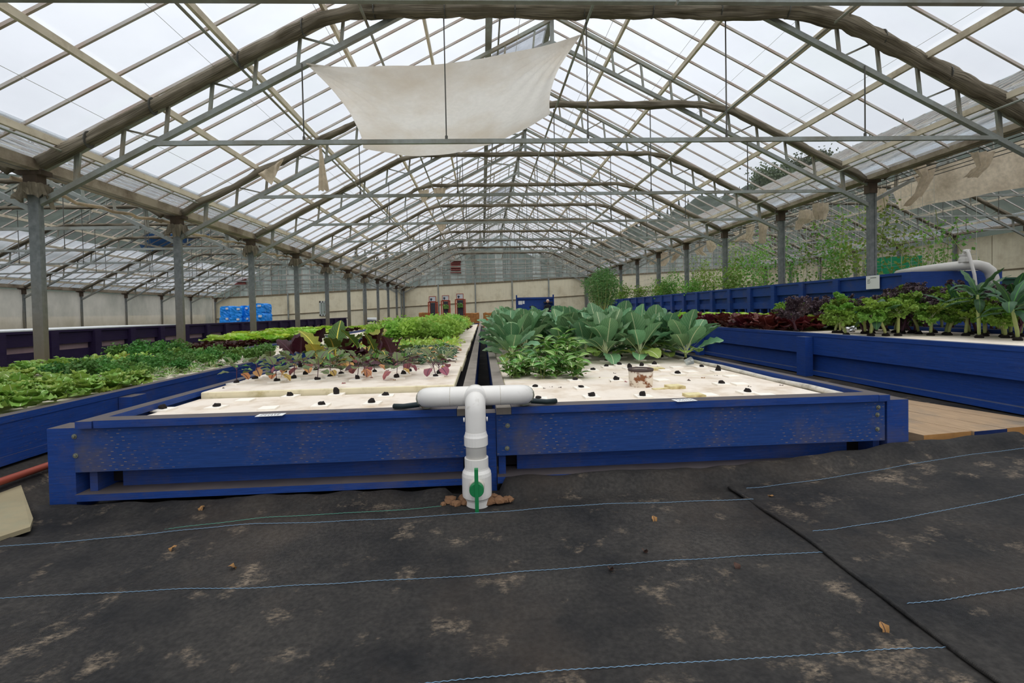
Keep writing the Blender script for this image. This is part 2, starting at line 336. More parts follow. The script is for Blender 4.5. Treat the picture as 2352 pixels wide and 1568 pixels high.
# ------------------------------------------------------------------ mesh helpers
class MB:
    def __init__(s):
        s.v, s.f, s.mi, s.uv = [], [], [], []
    def add(s, vs, fs, mi=0, uvs=None, xf=None):
        o = len(s.v)
        s.v += [tuple(xf @ Vector(p)) for p in vs] if xf is not None else [tuple(p) for p in vs]
        s.uv += uvs if uvs else [(0, 0)] * len(vs)
        s.f += [tuple(i + o for i in f) for f in fs]
        s.mi += mi if isinstance(mi, list) else [mi] * len(fs)
        return s
    def box(s, x0, x1, y0, y1, z0, z1, mi=0, xf=None):
        vs = [(x, y, z) for z in (z0, z1) for y in (y0, y1) for x in (x0, x1)]
        fs = [(0, 2, 3, 1), (4, 5, 7, 6), (0, 1, 5, 4), (2, 6, 7, 3), (0, 4, 6, 2), (1, 3, 7, 5)]
        return s.add(vs, fs, mi, xf=xf)
    def beam(s, p, q, w, h, mi=0, up=(0, 0, 1)):
        p, q = Vector(p), Vector(q); d = (q - p).normalized(); u = Vector(up)
        if abs(d.dot(u)) > .97: u = Vector((0, 1, 0))
        a = d.cross(u).normalized(); b = a.cross(d).normalized()
        vs = []
        for c in (p, q):
            for (i, j) in ((-1, -1), (1, -1), (1, 1), (-1, 1)):
                vs.append(c + a * (i * w / 2) + b * (j * h / 2))
        return s.add(vs, [(0, 3, 2, 1), (4, 5, 6, 7), (0, 1, 5, 4), (1, 2, 6, 5), (2, 3, 7, 6), (3, 0, 4, 7)], mi)
    def tube(s, path, r, n=8, mi=0, caps=True, fold=0.0, seed=0, flat=1.0):
        path = [Vector(p) for p in path]; m = len(path)
        rs = r if isinstance(r, (list, tuple)) else [r] * m
        vs, fs = [], []; pu = None
        for i, p in enumerate(path):
            d = (path[min(i + 1, m - 1)] - path[max(i - 1, 0)])
            if d.length < 1e-9: d = Vector((0, 0, 1))
            d.normalize()
            if pu is None:
                u = Vector((0, 0, 1)) if abs(d.z) < .9 else Vector((1, 0, 0))
            else: u = pu
            a = d.cross(u)
            if a.length < 1e-6: a = d.cross(Vector((0, 1, 0)))
            a.normalize(); b = a.cross(d).normalized(); pu = b
            for k in range(n):
                t_ = 2 * pi * k / n; rr = rs[i]
                if fold: rr *= 1 + fold * noise.noise(Vector((k * 1.7 + seed * 9.1, i * .16, seed * 3.3))) + fold * .5 * noise.noise(Vector((i * .5, k * .4, seed * 2.7)))
                vs.append(p + a * (cos(t_) * rr * flat) + b * (sin(t_) * rr))
        for i in range(m - 1):
            for k in range(n):
                k2 = (k + 1) % n
                fs.append((i * n + k, i * n + k2, (i + 1) * n + k2, (i + 1) * n + k))
        if caps:
            fs.append(tuple(range(n - 1, -1, -1))); fs.append(tuple((m - 1) * n + k for k in range(n)))
        ln = [0.0]
        for i in range(1, m): ln.append(ln[-1] + (path[i] - path[i - 1]).length)
        return s.add(vs, fs, mi, [(.002 + abs(2 * k / n - 1), ln[i] + .001) for i in range(m) for k in range(n)])
    def lathe(s, prof, n=20, c=(0, 0, 0), mi=0, xf=None, closed=False):
        vs, fs = [], []; m = len(prof)
        for (r, z) in prof:
            for k in range(n):
                a = 2 * pi * k / n; vs.append((c[0] + r * cos(a), c[1] + r * sin(a), c[2] + z))
        for i in range(m - 1):
            for k in range(n):
                k2 = (k + 1) % n; fs.append((i * n + k, i * n + k2, (i + 1) * n + k2, (i + 1) * n + k))
        if not closed:
            fs.append(tuple(range(n - 1, -1, -1))); fs.append(tuple((m - 1) * n + k for k in range(n)))
        return s.add(vs, fs, mi, xf=xf)
    def grid(s, fn, nu, nv, mi=0):
        vs = [fn(i / nu, j / nv) for i in range(nu + 1) for j in range(nv + 1)]
        uv = [(j / nv, i / nu) for i in range(nu + 1) for j in range(nv + 1)]
        fs = [(i * (nv + 1) + j, i * (nv + 1) + j + 1, (i + 1) * (nv + 1) + j + 1, (i + 1) * (nv + 1) + j) for i in range(nu) for j in range(nv)]
        return s.add(vs, fs, mi, uv)
    def blob(s, c, r, seed=0, mi=0, sub=1, amp=.35):
        bm = bmesh.new(); bmesh.ops.create_icosphere(bm, subdivisions=sub, radius=1.0)
        vs = []
        for w in bm.verts:
            k = 1 + amp * noise.noise(w.co * 1.6 + Vector((seed * 3.7, seed * 1.9, seed)))
            vs.append((c[0] + w.co.x * r[0] * k, c[1] + w.co.y * r[1] * k, c[2] + w.co.z * r[2] * k))
        fs = [tuple(x.index for x in f.verts) for f in bm.faces]; bm.free()
        return s.add(vs, fs, mi)
    def mesh(s, name, mats, smooth=False):
        me = bpy.data.meshes.new(name); me.from_pydata(s.v, [], s.f)
        for m_ in (mats if isinstance(mats, (list, tuple)) else [mats]): me.materials.append(M[m_])
        if any(s.mi): me.polygons.foreach_set('material_index', s.mi)
        if any(u != (0, 0) for u in s.uv):
            ul = me.uv_layers.new(name='UVMap'); li = [0] * len(me.loops); me.loops.foreach_get('vertex_index', li)
            fl = []
            for i in li: fl += s.uv[i]
            ul.data.foreach_set('uv', fl)
        if smooth: me.polygons.foreach_set('use_smooth', [True] * len(me.polygons))
        me.update(); return me
    def obj(s, name, mats, parent=None, smooth=False, loc=None):
        return link(name, s.mesh(name, mats, smooth), parent, loc)

def link(name, me, parent=None, loc=None):
    o = bpy.data.objects.new(name, me); COL.objects.link(o)
    if parent is not None: o.parent = parent
    if loc is not None: o.location = loc
    return o
def tag(o, label, cat, group=None):
    o['label'] = label; o['category'] = cat
    if group: o['group'] = group
    return o
def thing(name, label, cat, loc=(0, 0, 0), rz=0.0, group=None):
    o = bpy.data.objects.new(name, None); COL.objects.link(o); o.empty_display_size = .1
    o.location = loc; o.rotation_euler = (0, 0, rz); return tag(o, label, cat, group)
def struct(o, label=None):
    o['kind'] = 'structure'
    if label: o['label'] = label
    return o
def empty_struct(name, label=None, loc=(0, 0, 0)):
    o = bpy.data.objects.new(name, None); COL.objects.link(o); o.location = loc; return struct(o, label)
def dup(root, loc, rz=None, scale=None, label=None, group=None):
    def cp(o, par):
        c = o.copy(); COL.objects.link(c); c.parent = par
        for ch in o.children: cp(ch, c)
        return c
    r = cp(root, None); r.location = loc
    if rz is not None: r.rotation_euler = (r.rotation_euler[0], r.rotation_euler[1], rz)
    if scale is not None: r.scale = (scale,) * 3 if isinstance(scale, (int, float)) else scale
    if label: r['label'] = label
    if group: r['group'] = group
    return r
RND = random.Random(7)
def uni(a, b): return RND.uniform(a, b)
def lerp_tab(x, tab):
    for (x0, v0), (x1, v1) in zip(tab, tab[1:]):
        if x <= x1: return v0 + (v1 - v0) * max(0, min(1, (x - x0) / (x1 - x0)))
    return tab[-1][1]
GT = [(-30, -1.15), (-19, -.72), (-7.2, -.27), (-5.67, -.1), (-4.3, .1), (-3.4, .22), (-2.72, .2), (-2.56, .11), (-2.38, .0), (0, 0), (1.5, .02), (2.5, .11), (4, .2), (5.5, .27), (7.7, .36), (30, 1.2)]
def gz(X, Y=0): return lerp_tab(X, GT)

# ================================================================== SETTING
# ---- ground
def floor_z(X, Y):
    b = .012 * noise.noise(Vector((X * 1.3, Y * 1.3, 0))) + .006 * noise.noise(Vector((X * 4, Y * 4, 3)))
    return gz(X) + b
xs = [-40, -30, -25, -22, -19.5, -16, -12, -9, -7.5, -6.5] + [-5.7 + .15 * i for i in range(80)] + [6.5, 7.7, 9, 12, 16, 20, 23, 30, 40]
ys = [-12, -6, -3, -1, 0, .5] + [.8 + .15 * i for i in range(48)] + [8.5, 9.5, 11, 13, 16, 20, 25, 30, 36]
mb = MB(); nY = len(ys)
vs = [(x, y, floor_z(x, y) - .012) for x in xs for y in ys]
fs = [(i * nY + j, (i + 1) * nY + j, (i + 1) * nY + j + 1, i * nY + j + 1) for i in range(len(xs) - 1) for j in range(nY - 1)]
mb.add(vs, fs); fl = struct(mb.obj('floor', 'woven_fabric', smooth=True), 'trodden earth under black woven ground cover')
# outside ground and wooded hills
mb = MB(); mb.grid(lambda u, v: ((u - .5) * 700, -60 + v * 420, -2.2), 4, 4)
struct(mb.obj('ground', 'outside_grass'), 'grassy ground outside the greenhouse')
CREST = [(-70, 20), (-46, 33), (-40, 34), (-30, 27), (-22, 21), (-14, 19), (-6, 22), (2, 22), (9, 20), (14, 22), (20, 28), (26, 33), (34, 37), (44, 42), (70, 40)]
def hill(u, v):
    a = radians(-75 + 150 * u); d = 62 + 78 * v
    h = lerp_tab(-75 + 150 * u, CREST) * (v ** .8)
    p = Vector((sin(a) * d, cos(a) * d, 0))
    h += 2.2 * noise.noise(Vector((p.x * .16, p.y * .16, 1))) * v + 1.3 * noise.noise(Vector((p.x * .5, p.y * .5, 5))) * v
    return (p.x, p.y, h - 2.1)
mb = MB(); mb.grid(hill, 220, 26)
struct(mb.obj('hillside', 'forest', smooth=False), 'dark wooded hillside rising behind the greenhouse')

# ---- greenhouse frame numbers
XL, S_, SK, Y0 = -5.67, 2.754, .028, 6.30
BX, BZ = 13.37, .535
KMIN, KMAX = -4, 10
RX, RZ = 1.44, 6.77
def yk(k): return Y0 + k * S_
def sk(X): return -SK * (X - XL)
def topL(X): return 5.834 + .52 * X
def topR(X): return 7.43 - .53 * X
def botL(X): return 5.414 + .515 * X
def botR(X): return 6.871 - .509 * X
def gl(X): return 6.03 + .515 * X if X < RX else 7.545 - .528 * X
def P(X, z, dy=0.0): return (X, sk(X) + dy, z)
GLXL, GLXR = -5.28, 7.08

bar_me, pane_me = {}, {}
for side, (xa, xb) in enumerate(((GLXL - .42, RX), (RX, GLXR + .6))):
    mb = MB(); mb.beam(P(xa, gl(xa) - .02), P(xb, gl(xb) - .02), .026, .034); bar_me[side] = mb.mesh('glazing_bar', 'glazing_alu')
    mb = MB(); xa2, xb2 = (GLXL, RX) if side == 0 else (RX, GLXR); n_ = 4
    vs = []
    for i in range(n_ + 1):
        x = xa2 + (xb2 - xa2) * i / n_
        vs += [P(x, gl(x)), P(x, gl(x), S_ / 5)]
    mb.add(vs, [(2 * i, 2 * i + 2, 2 * i + 3, 2 * i + 1) for i in range(n_)]); pane_me[side] = mb.mesh('pane', 'roof_glass')
def halfpane(xa, xb, m_):
    mb = MB(); mb.add([P(xa, gl(xa)), P(xb, gl(xb)), P(xb, gl(xb), S_ / 5), P(xa, gl(xa), S_ / 5)], [(0, 1, 2, 3)]); return mb.mesh('pane', m_)
pane_f, pane_g = halfpane(GLXL, -2.6, 'frosted_glass'), halfpane(-2.6, RX, 'roof_glass')
PURL = [[-5.26, -4.17, -3.055, -1.945, -.80], [2.645, 3.78, 4.9, 5.98, 7.04]]
nb = (KMAX - KMIN) * 5
Ya, Yb = yk(KMIN), yk(KMAX)
mbp = MB(); mbp.box(-.022, .022, Ya, Yb, -.12, -.037); purl_me = mbp.mesh('purlin', 'purlin_tan')
names = {-1: 'left', 0: 'middle', 1: 'right'}
ORD = ['', 'first', 'second', 'third', 'fourth', 'fifth', 'sixth', 'seventh', 'eighth', 'ninth', 'tenth', 'eleventh', 'twelfth', 'thirteenth', 'fourteenth']
def nth(k): return ORD[KMAX - k + 1]
for b in (0, -1, 1):
    for side in (0, 1):
        c = empty_struct('ceiling', 'glazed %s slope of the %s greenhouse roof' % (('left', 'right')[side], names[b]), (BX * b, -SK * BX * b, BZ * b))
        for i in range(nb + 1):
            y = Ya + i * S_ / 5
            link('glazing_bar', bar_me[side], c, (0, y, 0))
            if i < nb and b == -1 and side == 0: link('pane', pane_f, c, (0, y, 0)); link('pane', pane_g, c, (0, y, 0))
            elif i < nb: link('pane', pane_me[side], c, (0, y, 0))
        for X in PURL[side]:
            link('purlin', purl_me, c, (X, 0, gl(X)))
    c = empty_struct('trim_%d' % (b + 2), 'ridge beam and vent rail of the greenhouse roof', (BX * b, -SK * BX * b, BZ * b))
    mb = MB(); mb.box(RX - .05, RX + .05, Ya, Yb, RZ - .16, RZ - .03); mb.obj('ridge_beam', 'galvanised', c)
    mb = MB(); mb.box(.16, .28, Ya, Yb, gl(.22) - .1, gl(.22) - .04); mb.box(.40, .43, Ya, Yb, gl(.4) - .09, gl(.4) - .04); mb.obj('vent_rail', 'galvanised', c)
    if b == 0:
        rods = [(-5.2, 3.13, .014), (-3.02, 4.20, .018), (-1.42, 4.80, .02), (1.45, 4.80, .02), (4.72, 4.74, .018), (6.9, 3.58, .016)]
        for (X, z, r) in rods:
            mb = MB(); mb.tube([(X, Ya, z), (X, Yb, z)], r, 6); mb.obj('drive_shaft', 'steel_bar', c)
        for i in range(10):          # vent arms and the dirty vent lights at the ridge
            y = yk(0) + S_ * (i - 1) + 1.2
            mb = MB(); mb.beam((.3, y, gl(.3) - .12), (1.2, y + .35, gl(1.2) - .55), .025, .04); mb.obj('vent_arm', 'steel_bar', c)
        for i in (2, 3, 6):
            mb = MB(); y = yk(i - 1) + .1
            mb.grid(lambda u, v: (.3 + 1.08 * u, y + (S_ - .2) * v, gl(.3 + 1.08 * u) - .06 + .02 * sin(v * 40)), 3, 24); mb.obj('vent_light', 'vent_glass', c)
    # corrugated strips along the eaves
    for (xa, xb) in ((-5.78, -5.22), (7.0, 7.72)):
        for k in range(KMIN, KMAX):
            mb = MB(); n_ = 22
            mb.grid(lambda u, v: (xa + (xb - xa) * u, v * (S_ - .02), (gl(xa + (xb - xa) * u)) - .012 + .018 * sin(u * 2 * pi * 9)), n_ * 3, 1)
            mb.obj('corrugated_sheet', 'corrugated', c, smooth=True, loc=(0, yk(k) + sk((xa + xb) / 2), 0))
for i in range(9):          # fine wires that carry the shade curtains
    X = -4.6 + 1.3 * i; z = min(topL(X) if X < RX else topR(X), 4.98) + .05
    mb = MB(); mb.tube([(X, Ya, z), (X, Yb, z)], .003, 4); tag(mb.obj('curtain_wire', 'string_white'), 'fine wire stretched under the middle roof to carry the shade curtains', 'wire', 'curtain wires of the middle bay')
# gutters in the two valleys and along the outer walls
for i, b in enumerate((-1, 0, 1, 2)):
    X, z = XL + BX * b, 2.94 + BZ * b
    mb = MB()
    mb.box(X - .13, X + .13, Ya, Yb, z - .02, z); mb.box(X - .13, X - .11, Ya, Yb, z, z + .11); mb.box(X + .11, X + .13, Ya, Yb, z, z + .11)
    struct(mb.obj('trim_%d' % (4 + i), 'gutter_tan'), 'tan gutter beam carried on the columns')

# ---- trusses
def truss_parts():
    out = []
    def one(name, mat, p, q, w, h):
        mb = MB(); mb.beam(P(*p), P(*q), w, h); out.append((name, mb.mesh(name, mat)))
    one('top_chord', 'steel_bar', (XL + .02, topL(XL + .02)), (RX, topL(RX)), .06, .06)
    one('top_chord', 'steel_bar', (RX, topR(RX)), (7.72, topR(7.72)), .06, .06)
    one('bottom_chord', 'galvanised', (XL + .05, botL(XL + .05)), (RX, botL(RX)), .06, .065)
    one('bottom_chord', 'galvanised', (RX, botR(RX)), (7.66, botR(7.66)), .06, .065)
    one('ridge_post', 'galvanised', (RX, topL(RX)), (RX, 5.98), .07, .07)
    X = -5.15; i = 0
    while X < 1.2:
        one('strut', 'steel_bar', (X, botL(X)), (X + .05, topL(X + .05)), .035, .035)
        if i % 2 == 0: one('diagonal', 'steel_bar', (X + .05 - .6, topL(X - .55)) if X > -5 else (X, topL(X)), (X - .03, botL(X - .03)), .022, .022)
        X += .565; i += 1
    X = 7.15; i = 0
    while X > 1.7:
        one('strut', 'steel_bar', (X, botR(X)), (X - .05, topR(X - .05)), .035, .035)
        if i % 2 == 0: one('diagonal', 'steel_bar', (X + .5, topR(X + .5)) if X < 6.9 else (X, topR(X)), (X + .03, botR(X + .03)), .022, .022)
        X -= .565; i += 1
    return out
TP = truss_parts()
# joined web for the far trusses, where the struts are too fine to pick apart
mb = MB()
for (nm, me) in TP:
    if nm in ('strut', 'diagonal', 'ridge_post'):
        mb.add([v.co[:] for v in me.vertices], [tuple(p.vertices) for p in me.polygons])
web_me = mb.mesh('web', 'steel_bar')
TL = {0: 'grey steel roof truss spanning the middle bay, struts between its paired chords', -1: 'grey steel roof truss spanning the left bay above the purple tanks', 1: 'grey steel roof truss spanning the right bay above the vine trellis'}
for b in (0, -1, 1):
    for k in range(-2, KMAX + 1):
        tr = thing('roof_truss', 'grey steel roof truss of the %s bay, %s from the cream end wall' % (names[b], nth(k)), 'truss', (BX * b, yk(k) - SK * BX * b, BZ * b), 0, 'roof trusses of the %s bay' % names[b])
        near = b == 0 and k <= 5
        for (nm, me) in TP:
            if nm in ('strut', 'diagonal', 'ridge_post') and not near: continue
            link(nm, me, tr)
        if not near: link('web', web_me, tr)['kind'] = 'stuff'

# ---- ceiling ties under every truss, hung on thin rods
mb = MB(); mb.beam(P(-4.13, 3.25, -.05), P(1.44, 3.25, -.05), .04, .055); tie_a = mb.mesh('tie_bar', 'galvanised')
mb = MB(); mb.beam(P(1.46, 3.25, -.05), P(7.06, 3.25, -.05), .04, .055); tie_b = mb.mesh('tie_bar', 'galvanised')
hang = []
for X in (-2.25, -.42, 1.44, 3.3, 5.2):
    zt = min(botL(X) if X < RX else botR(X), 4.86)
    mb = MB(); mb.tube([P(X, 3.27, -.05), P(X, zt, -.05)], .009, 6); mb.lathe([(.018, 0), (.018, .05)], 6, P(X, 3.275, -.05)); hang.append(mb.mesh('hanger_rod', 'wire'))
for b in (0, -1, 1):
    for k in range(-1, KMAX):
        t_ = thing('ceiling_tie', 'galvanised tie rail hung on rods in the %s bay, %s from the end wall' % (names[b], nth(k)), 'tie rail', (BX * b, yk(k) - SK * BX * b, BZ * b), 0, 'tie rails of the %s bay' % names[b])
        link('tie_bar', tie_a, t_); link('tie_bar', tie_b, t_)
        for h in hang: link('hanger_rod', h, t_)

# ---- columns
def column(zt, zb):
    w, d = .058, .042
    t_ = []
    mb = MB(); mb.box(-w, w, -d, d, zb, zt); mb.box(w - .015, w + .022, -d - .012, -d + .02, zb, zt)
    t_.append(('shaft', mb.mesh('shaft', 'column_steel')))
    mb = MB(); mb.box(-w - .025, w + .025, -d - .025, d + .025, zt - .26, zt + .0); mb.box(-.15, .15, -.08, .08, zt - .05, zt + .01)
    t_.append(('bracket', mb.mesh('bracket', 'bracket_dark')))
    return t_
for (X, zt, lab, grp, k0) in ((XL, 2.92, 'galvanised column beside the purple tanks', 'columns beside the purple tanks', -1),
                              (XL + BX, 3.46, 'galvanised column behind the blue tanks', 'columns behind the blue tanks', -1),
                              (XL - BX, 2.39, 'outer column behind the plastic film wall', 'columns behind the film wall', 2),
                              (XL + 2 * BX, 3.99, 'outer column on the cream side wall', 'columns along the cream side wall', 0)):
    parts = column(zt, gz(X) - .05)
    for k in range(k0, KMAX + 1):
        t_ = thing('column', '%s, %s from the end wall' % (lab, nth(k)), 'column', (X, yk(k) + sk(X), 0), 0, grp)
        for (nm, me) in parts: link(nm, me, t_)

# ---- far wall: cream panels below, glazing above
def wtop(X): return 3.13 + .04 * X
def wmid(X): return 1.75 + .045 * X
YW = yk(KMAX) + .12
wb = empty_struct('wall_back', 'cream panelled end wall with glazed gables')
def wy(X): return YW + sk(X)
x0 = -19.3; pw = 2.69
nP = 15
for i in range(nP):
    a, c_ = x0 + pw * i, x0 + pw * (i + 1) - .035
    for (lo, hi) in (((lambda X: gz(X) - .1), (lambda X: wmid(X) - .03)), (wmid, wtop)):
        mb = MB(); vs = []
        for yy in (0, .04):
            vs += [(a, wy(a) + yy, lo(a)), (c_, wy(c_) + yy, lo(c_)), (c_, wy(c_) + yy, hi(c_)), (a, wy(a) + yy, hi(a))]
        mb.add(vs, [(0, 1, 2, 3), (7, 6, 5, 4), (0, 4, 5, 1), (1, 5, 6, 2), (2, 6, 7, 3), (3, 7, 4, 0)]); mb.obj('panel', 'cream_wall', wb)
    mb = MB(); mb.box(a - .06, a + .03, wy(a) - .07, wy(a) + .06, gz(a), wtop(a) + (1.9 if i in (7, 8) else .1)); mb.obj('post', 'galvanised', wb)
for fn, h, m_ in ((wmid, .05, 'wall_seam'), (wtop, .09, 'wall_seam')):
    mb = MB(); xa, xb = x0, x0 + pw * nP; mb.beam((xa, wy(xa), fn(xa)), (xb, wy(xb), fn(xb)), .09, h); mb.obj('rail', m_, wb)
mb = MB()
mb.add([(x0, wy(x0) + .09, gz(x0) - .1), (x0 + pw * nP, wy(x0 + pw * nP) + .09, gz(x0 + pw * nP) - .1), (x0 + pw * nP, wy(x0 + pw * nP) + .09, wtop(x0 + pw * nP)), (x0, wy(x0) + .09, wtop(x0))], [(0, 1, 2, 3)]); mb.obj('backing', 'wall_seam', wb)
for b in (-1, 0, 1):
    ox, oz = BX * b, BZ * b
    n_ = 24; xa, xb = XL + .1, XL + BX - .1; st = (xb - xa) / n_
    for i in range(n_):
        a, c_ = xa + st * i, xa + st * (i + 1)
        def top(X): return min(gl(X) - .02, RZ) + oz
        if top((a + c_) / 2) - wtop((a + c_) / 2 + ox) < .12: continue
        za, zc = max(top(a), wtop(a + ox) + .02), max(top(c_), wtop(c_ + ox) + .02)
        mb = MB(); A, Cc = a + ox + .02, c_ + ox - .02
        mb.add([(A, wy(A), wtop(A)), (Cc, wy(Cc), wtop(Cc)), (Cc, wy(Cc), zc), (A, wy(A), za)], [(0, 1, 2, 3)]); mb.obj('pane', RND.choice(('gable_glass', 'gable_glass', 'gable_glass_pale')), wb)
        mb = MB(); mb.beam((A - .02, wy(A) - .02, wtop(A)), (A - .02, wy(A) - .02, za), .03, .05); mb.obj('mullion', 'glazing_alu', wb)
    for i in range(1, 7):
        z = wtop(ox + 1) + .36 * i - .1
        e = (z - oz - 3.0) / .53
        mb = MB(); A, Cc = XL + ox + max(.15, e), XL + BX + ox - max(.15, e - .6); mb.beam((A, wy(A) - .05, z), (Cc, wy(Cc) - .05, z), .035, .04); mb.obj('transom', 'glazing_alu', wb)
# window in the left part of the end wall
dw = empty_struct('window_1', 'small white window in the cream end wall')
pa = aty(731, 691, YW - .1); pb = aty(748, 725, YW - .1)
mb = MB(); x1_, x2_, z1_, z2_ = pa.x, pb.x, pb.z, pa.z; yy = wy(pa.x) - .05
for (a, c_, d, e) in ((x1_, x1_ + .09, z1_, z2_), (x2_ - .09, x2_, z1_, z2_), (x1_, x2_, z1_, z1_ + .1), (x1_, x2_, z2_ - .12, z2_), ((x1_ + x2_) / 2 - .03, (x1_ + x2_) / 2 + .03, z1_, z2_)):
    mb.box(a, c_, yy - .03, yy + .03, d, e)
mb.obj('window_frame', 'window_grey', dw)
mb = MB(); mb.box(x1_ + .05, x2_ - .05, yy, yy + .02, z1_ + .05, z2_ - .05); mb.obj('window_pane', 'window_green', dw)

# left wall: grey plastic film over posts; right wall: cream panels
wl = empty_struct('wall_left', 'greyish plastic film side wall')
for k in range(0, KMAX):
    mb = MB(); X = XL - BX - .0
    mb.grid(lambda u, v: (X + .03 * sin(v * 3.1) + .04 * noise.noise(Vector((v * 5 + k * 3, u * 4, 1))), yk(k) + sk(X) + S_ * v, gz(X) + (2.32 - gz(X)) * u), 10, 10)
    mb.obj('film_sheet', 'poly_film', wl, smooth=True)
mb = MB(); mb.box(X - .5, X - .46, yk(0), yk(KMAX), gz(X), 1.2); mb.obj('backing', 'cream_wall', wl)
wr = empty_struct('wall_right', 'cream panelled side wall with a dark seam')
X = XL + 2 * BX + .15
for k in range(-2, KMAX):
    for (za, zb) in ((gz(X) - .1, 2.28), (2.32, 3.78)):
        for h in (0, 1):
            mb = MB(); y = yk(k) + sk(X) + h * S_ / 2; mb.box(X, X + .04, y, y + S_ / 2 - .03, za, zb); mb.obj('panel', 'cream_wall', wr)
mb = MB(); mb.box(X + .02, X + .05, yk(-2), yk(KMAX), gz(X), 3.78); mb.obj('backing', 'wall_seam', wr)
mb = MB(); mb.box(X - .02, X + .03, yk(-2), yk(KMAX), 2.27, 2.33); mb.obj('rail', 'wall_seam', wr)

# ================================================================== GROUND COVER SHEETS
def sstep(a, b, x):
    t_ = max(0, min(1, (x - a) / (b - a))); return t_ * t_ * (3 - 2 * t_)
def sheet(name, label, xf0, xf1, yf0, yf1, dz, lift, nx, ny):
    def fn(u, v):
        y = yf0(u) + (yf1(u) - yf0(u)) * v if callable(yf0) else yf0 + (yf1 - yf0) * v
        x0_, x1_ = xf0(y), xf1(y); x = x0_ + (x1_ - x0_) * u
        return (x, y, floor_z(x, y) + dz + lift(x, y))
    mb = MB(); mb.grid(fn, nx, ny); return tag(mb.obj(name, 'woven_fabric', smooth=True), label, 'ground cover')
wr_ = lambda x, y: .006 * noise.noise(Vector((x * 3, y * 7, 2)))
gA = sheet('ground_cover_sheet', 'black woven ground cover sheet with blue stitching spread before the blue beds', lambda y: -6.5, lambda y: 1.375 + .012 * sin(y * 5), -.5, 2.26, .014, lambda x, y: wr_(x, y) + .012 * sstep(2.1, 2.26, y), 110, 50)
def bl(x, y):
    k = sstep(2.44, 2.56, y)
    h = .075 if x > .06 else .03
    if -.22 < x < .1: h = 0.0
    return wr_(x, y) * 1.6 + k * h + .018 * k * noise.noise(Vector((x * 6, y * 5, 4)))
gB = sheet('ground_cover_sheet', 'dusty strip of black ground cover tucked under the front of the blue beds', lambda y: -2.45, lambda y: 3.2, 2.12, 2.585, .006, bl, 150, 16)
gC = sheet('ground_cover_sheet', 'black ground cover sheet overlapping from beside the plank walkway', lambda y: 1.33 + .012 * sin(y * 4), lambda y: 7.0, -.5, 2.44, .024, lambda x, y: wr_(x, y) * .6 - .016 * sstep(1.45, 2.2, x), 70, 50)
def stitch(par, pts, mat, amp=.0016):
    path = []
    for (a, b_) in zip(pts, pts[1:]):
        n_ = max(2, int(((a[0] - b_[0]) ** 2 + (a[1] - b_[1]) ** 2) ** .5 / .011))
        for i in range(n_):
            x = a[0] + (b_[0] - a[0]) * i / n_; y = a[1] + (b_[1] - a[1]) * i / n_
            y += .012 * sin(x * 2.3) + (amp if (len(path) % 2) else -amp)
            path.append((x, y, floor_z(x, y) + .0))
    return path
def add_stitch(par, pts, mat, dz, r=.0013):
    mb = MB(); mb.tube([(x, y, z + dz) for (x, y, z) in stitch(par, pts, mat)], r, 4); mb.obj('stitch_line', mat, par)
add_stitch(gA, [(-3.2, 2.06), (-2.1, 2.15), (-1.1, 2.255), (-.1, 2.262), (.6, 2.26), (1.36, 2.235)], 'stitch_blue', .03, .0014)
add_stitch(gA, [(-3.0, 1.77), (-1.7, 1.77), (-.2, 1.75), (1.36, 1.73)], 'stitch_blue', .0165)
add_stitch(gA, [(-3.0, 1.25), (.05, 1.243), (1.36, 1.222)], 'stitch_blue', .0165)
add_stitch(gB, [(-2.4, 2.2), (-1.6, 2.27), (-1.1, 2.36), (-.2, 2.42)], 'stitch_green', .012)
add_stitch(gC, [(1.4, 2.385), (2.0, 2.40), (3.5, 2.46)], 'stitch_blue', .025)
add_stitch(gC, [(1.40, 1.885), (2.5, 1.95), (3.6, 2.0)], 'stitch_blue', .025)
add_stitch(gC, [(1.36, 1.40), (1.9, 1.43), (3.0, 1.46)], 'stitch_blue', .025)
mb = MB(); mb.tube([(1.33 + .012 * sin(y * 4) - .004, y, floor_z(1.33, y) + .021 + .004 * noise.noise(Vector((y * 5, 0, 0)))) for y in [.2 + .03 * i for i in range(75)]], .0085, 6); mb.obj('hem', 'woven_fabric', gC, smooth=True)

# ================================================================== THE TWO FRONT BEDS
YF = 2.60; YE = 22.0
def front_bed(x0, x1, label, right):
    t_ = thing('raft_bed', label, 'planter bed', ((x0 + x1) / 2, YF, 0), 0)
    ox, oy = (x0 + x1) / 2, YF
    def bx(nm, m_, a, b_, c_, d, e, f): MB().box(a - ox, b_ - ox, c_ - oy, d - oy, e, f).obj(nm, m_, t_)
    L, Rr = x0 + (.0 if right else -.03), x1 - .01
    bx('front_board', 'blue_paint_incised', L, Rr, YF, YF + .04, .203, .441)
    bx('lower_board', 'blue_paint', x0 + (.12 if right else .13), x1 - (.16 if right else .06), YF + .11, YF + .15, .07, .26)
    bx('sill', 'blue_paint', L, Rr, YF - .01, YF + .17, .048, .085)
    bx('rim_board', 'blue_paint', x0 + (.085 if right else .09), x1 - (.07 if right else .085), YF - .025, YF + .075, .443, .483)
    bx('rim_board', 'rim_gray' if right else 'blue_paint', x0, x0 + .083, YF - .028, YE, .443, .481)
    bx('rim_board', 'blue_paint' if right else 'rim_gray', x1 - (.068 if right else .083), x1, YF - .026, YE, .443, .481)
    bx('rim_board', 'blue_paint', x0, x1, YE, YE + .08, .443, .481)
    bx('side_board', 'blue_paint', x0 + .01, x0 + .05, YF + .04, YE, .06, .443)
    bx('side_board', 'blue_paint', x1 - .05, x1 - .01, YF + .04, YE, .06, .443)
    bx('bed_floor', 'dark_inside', x0 + .05, x1 - .05, YF + .15, YE, .1, .33)
    return t_, ox, oy
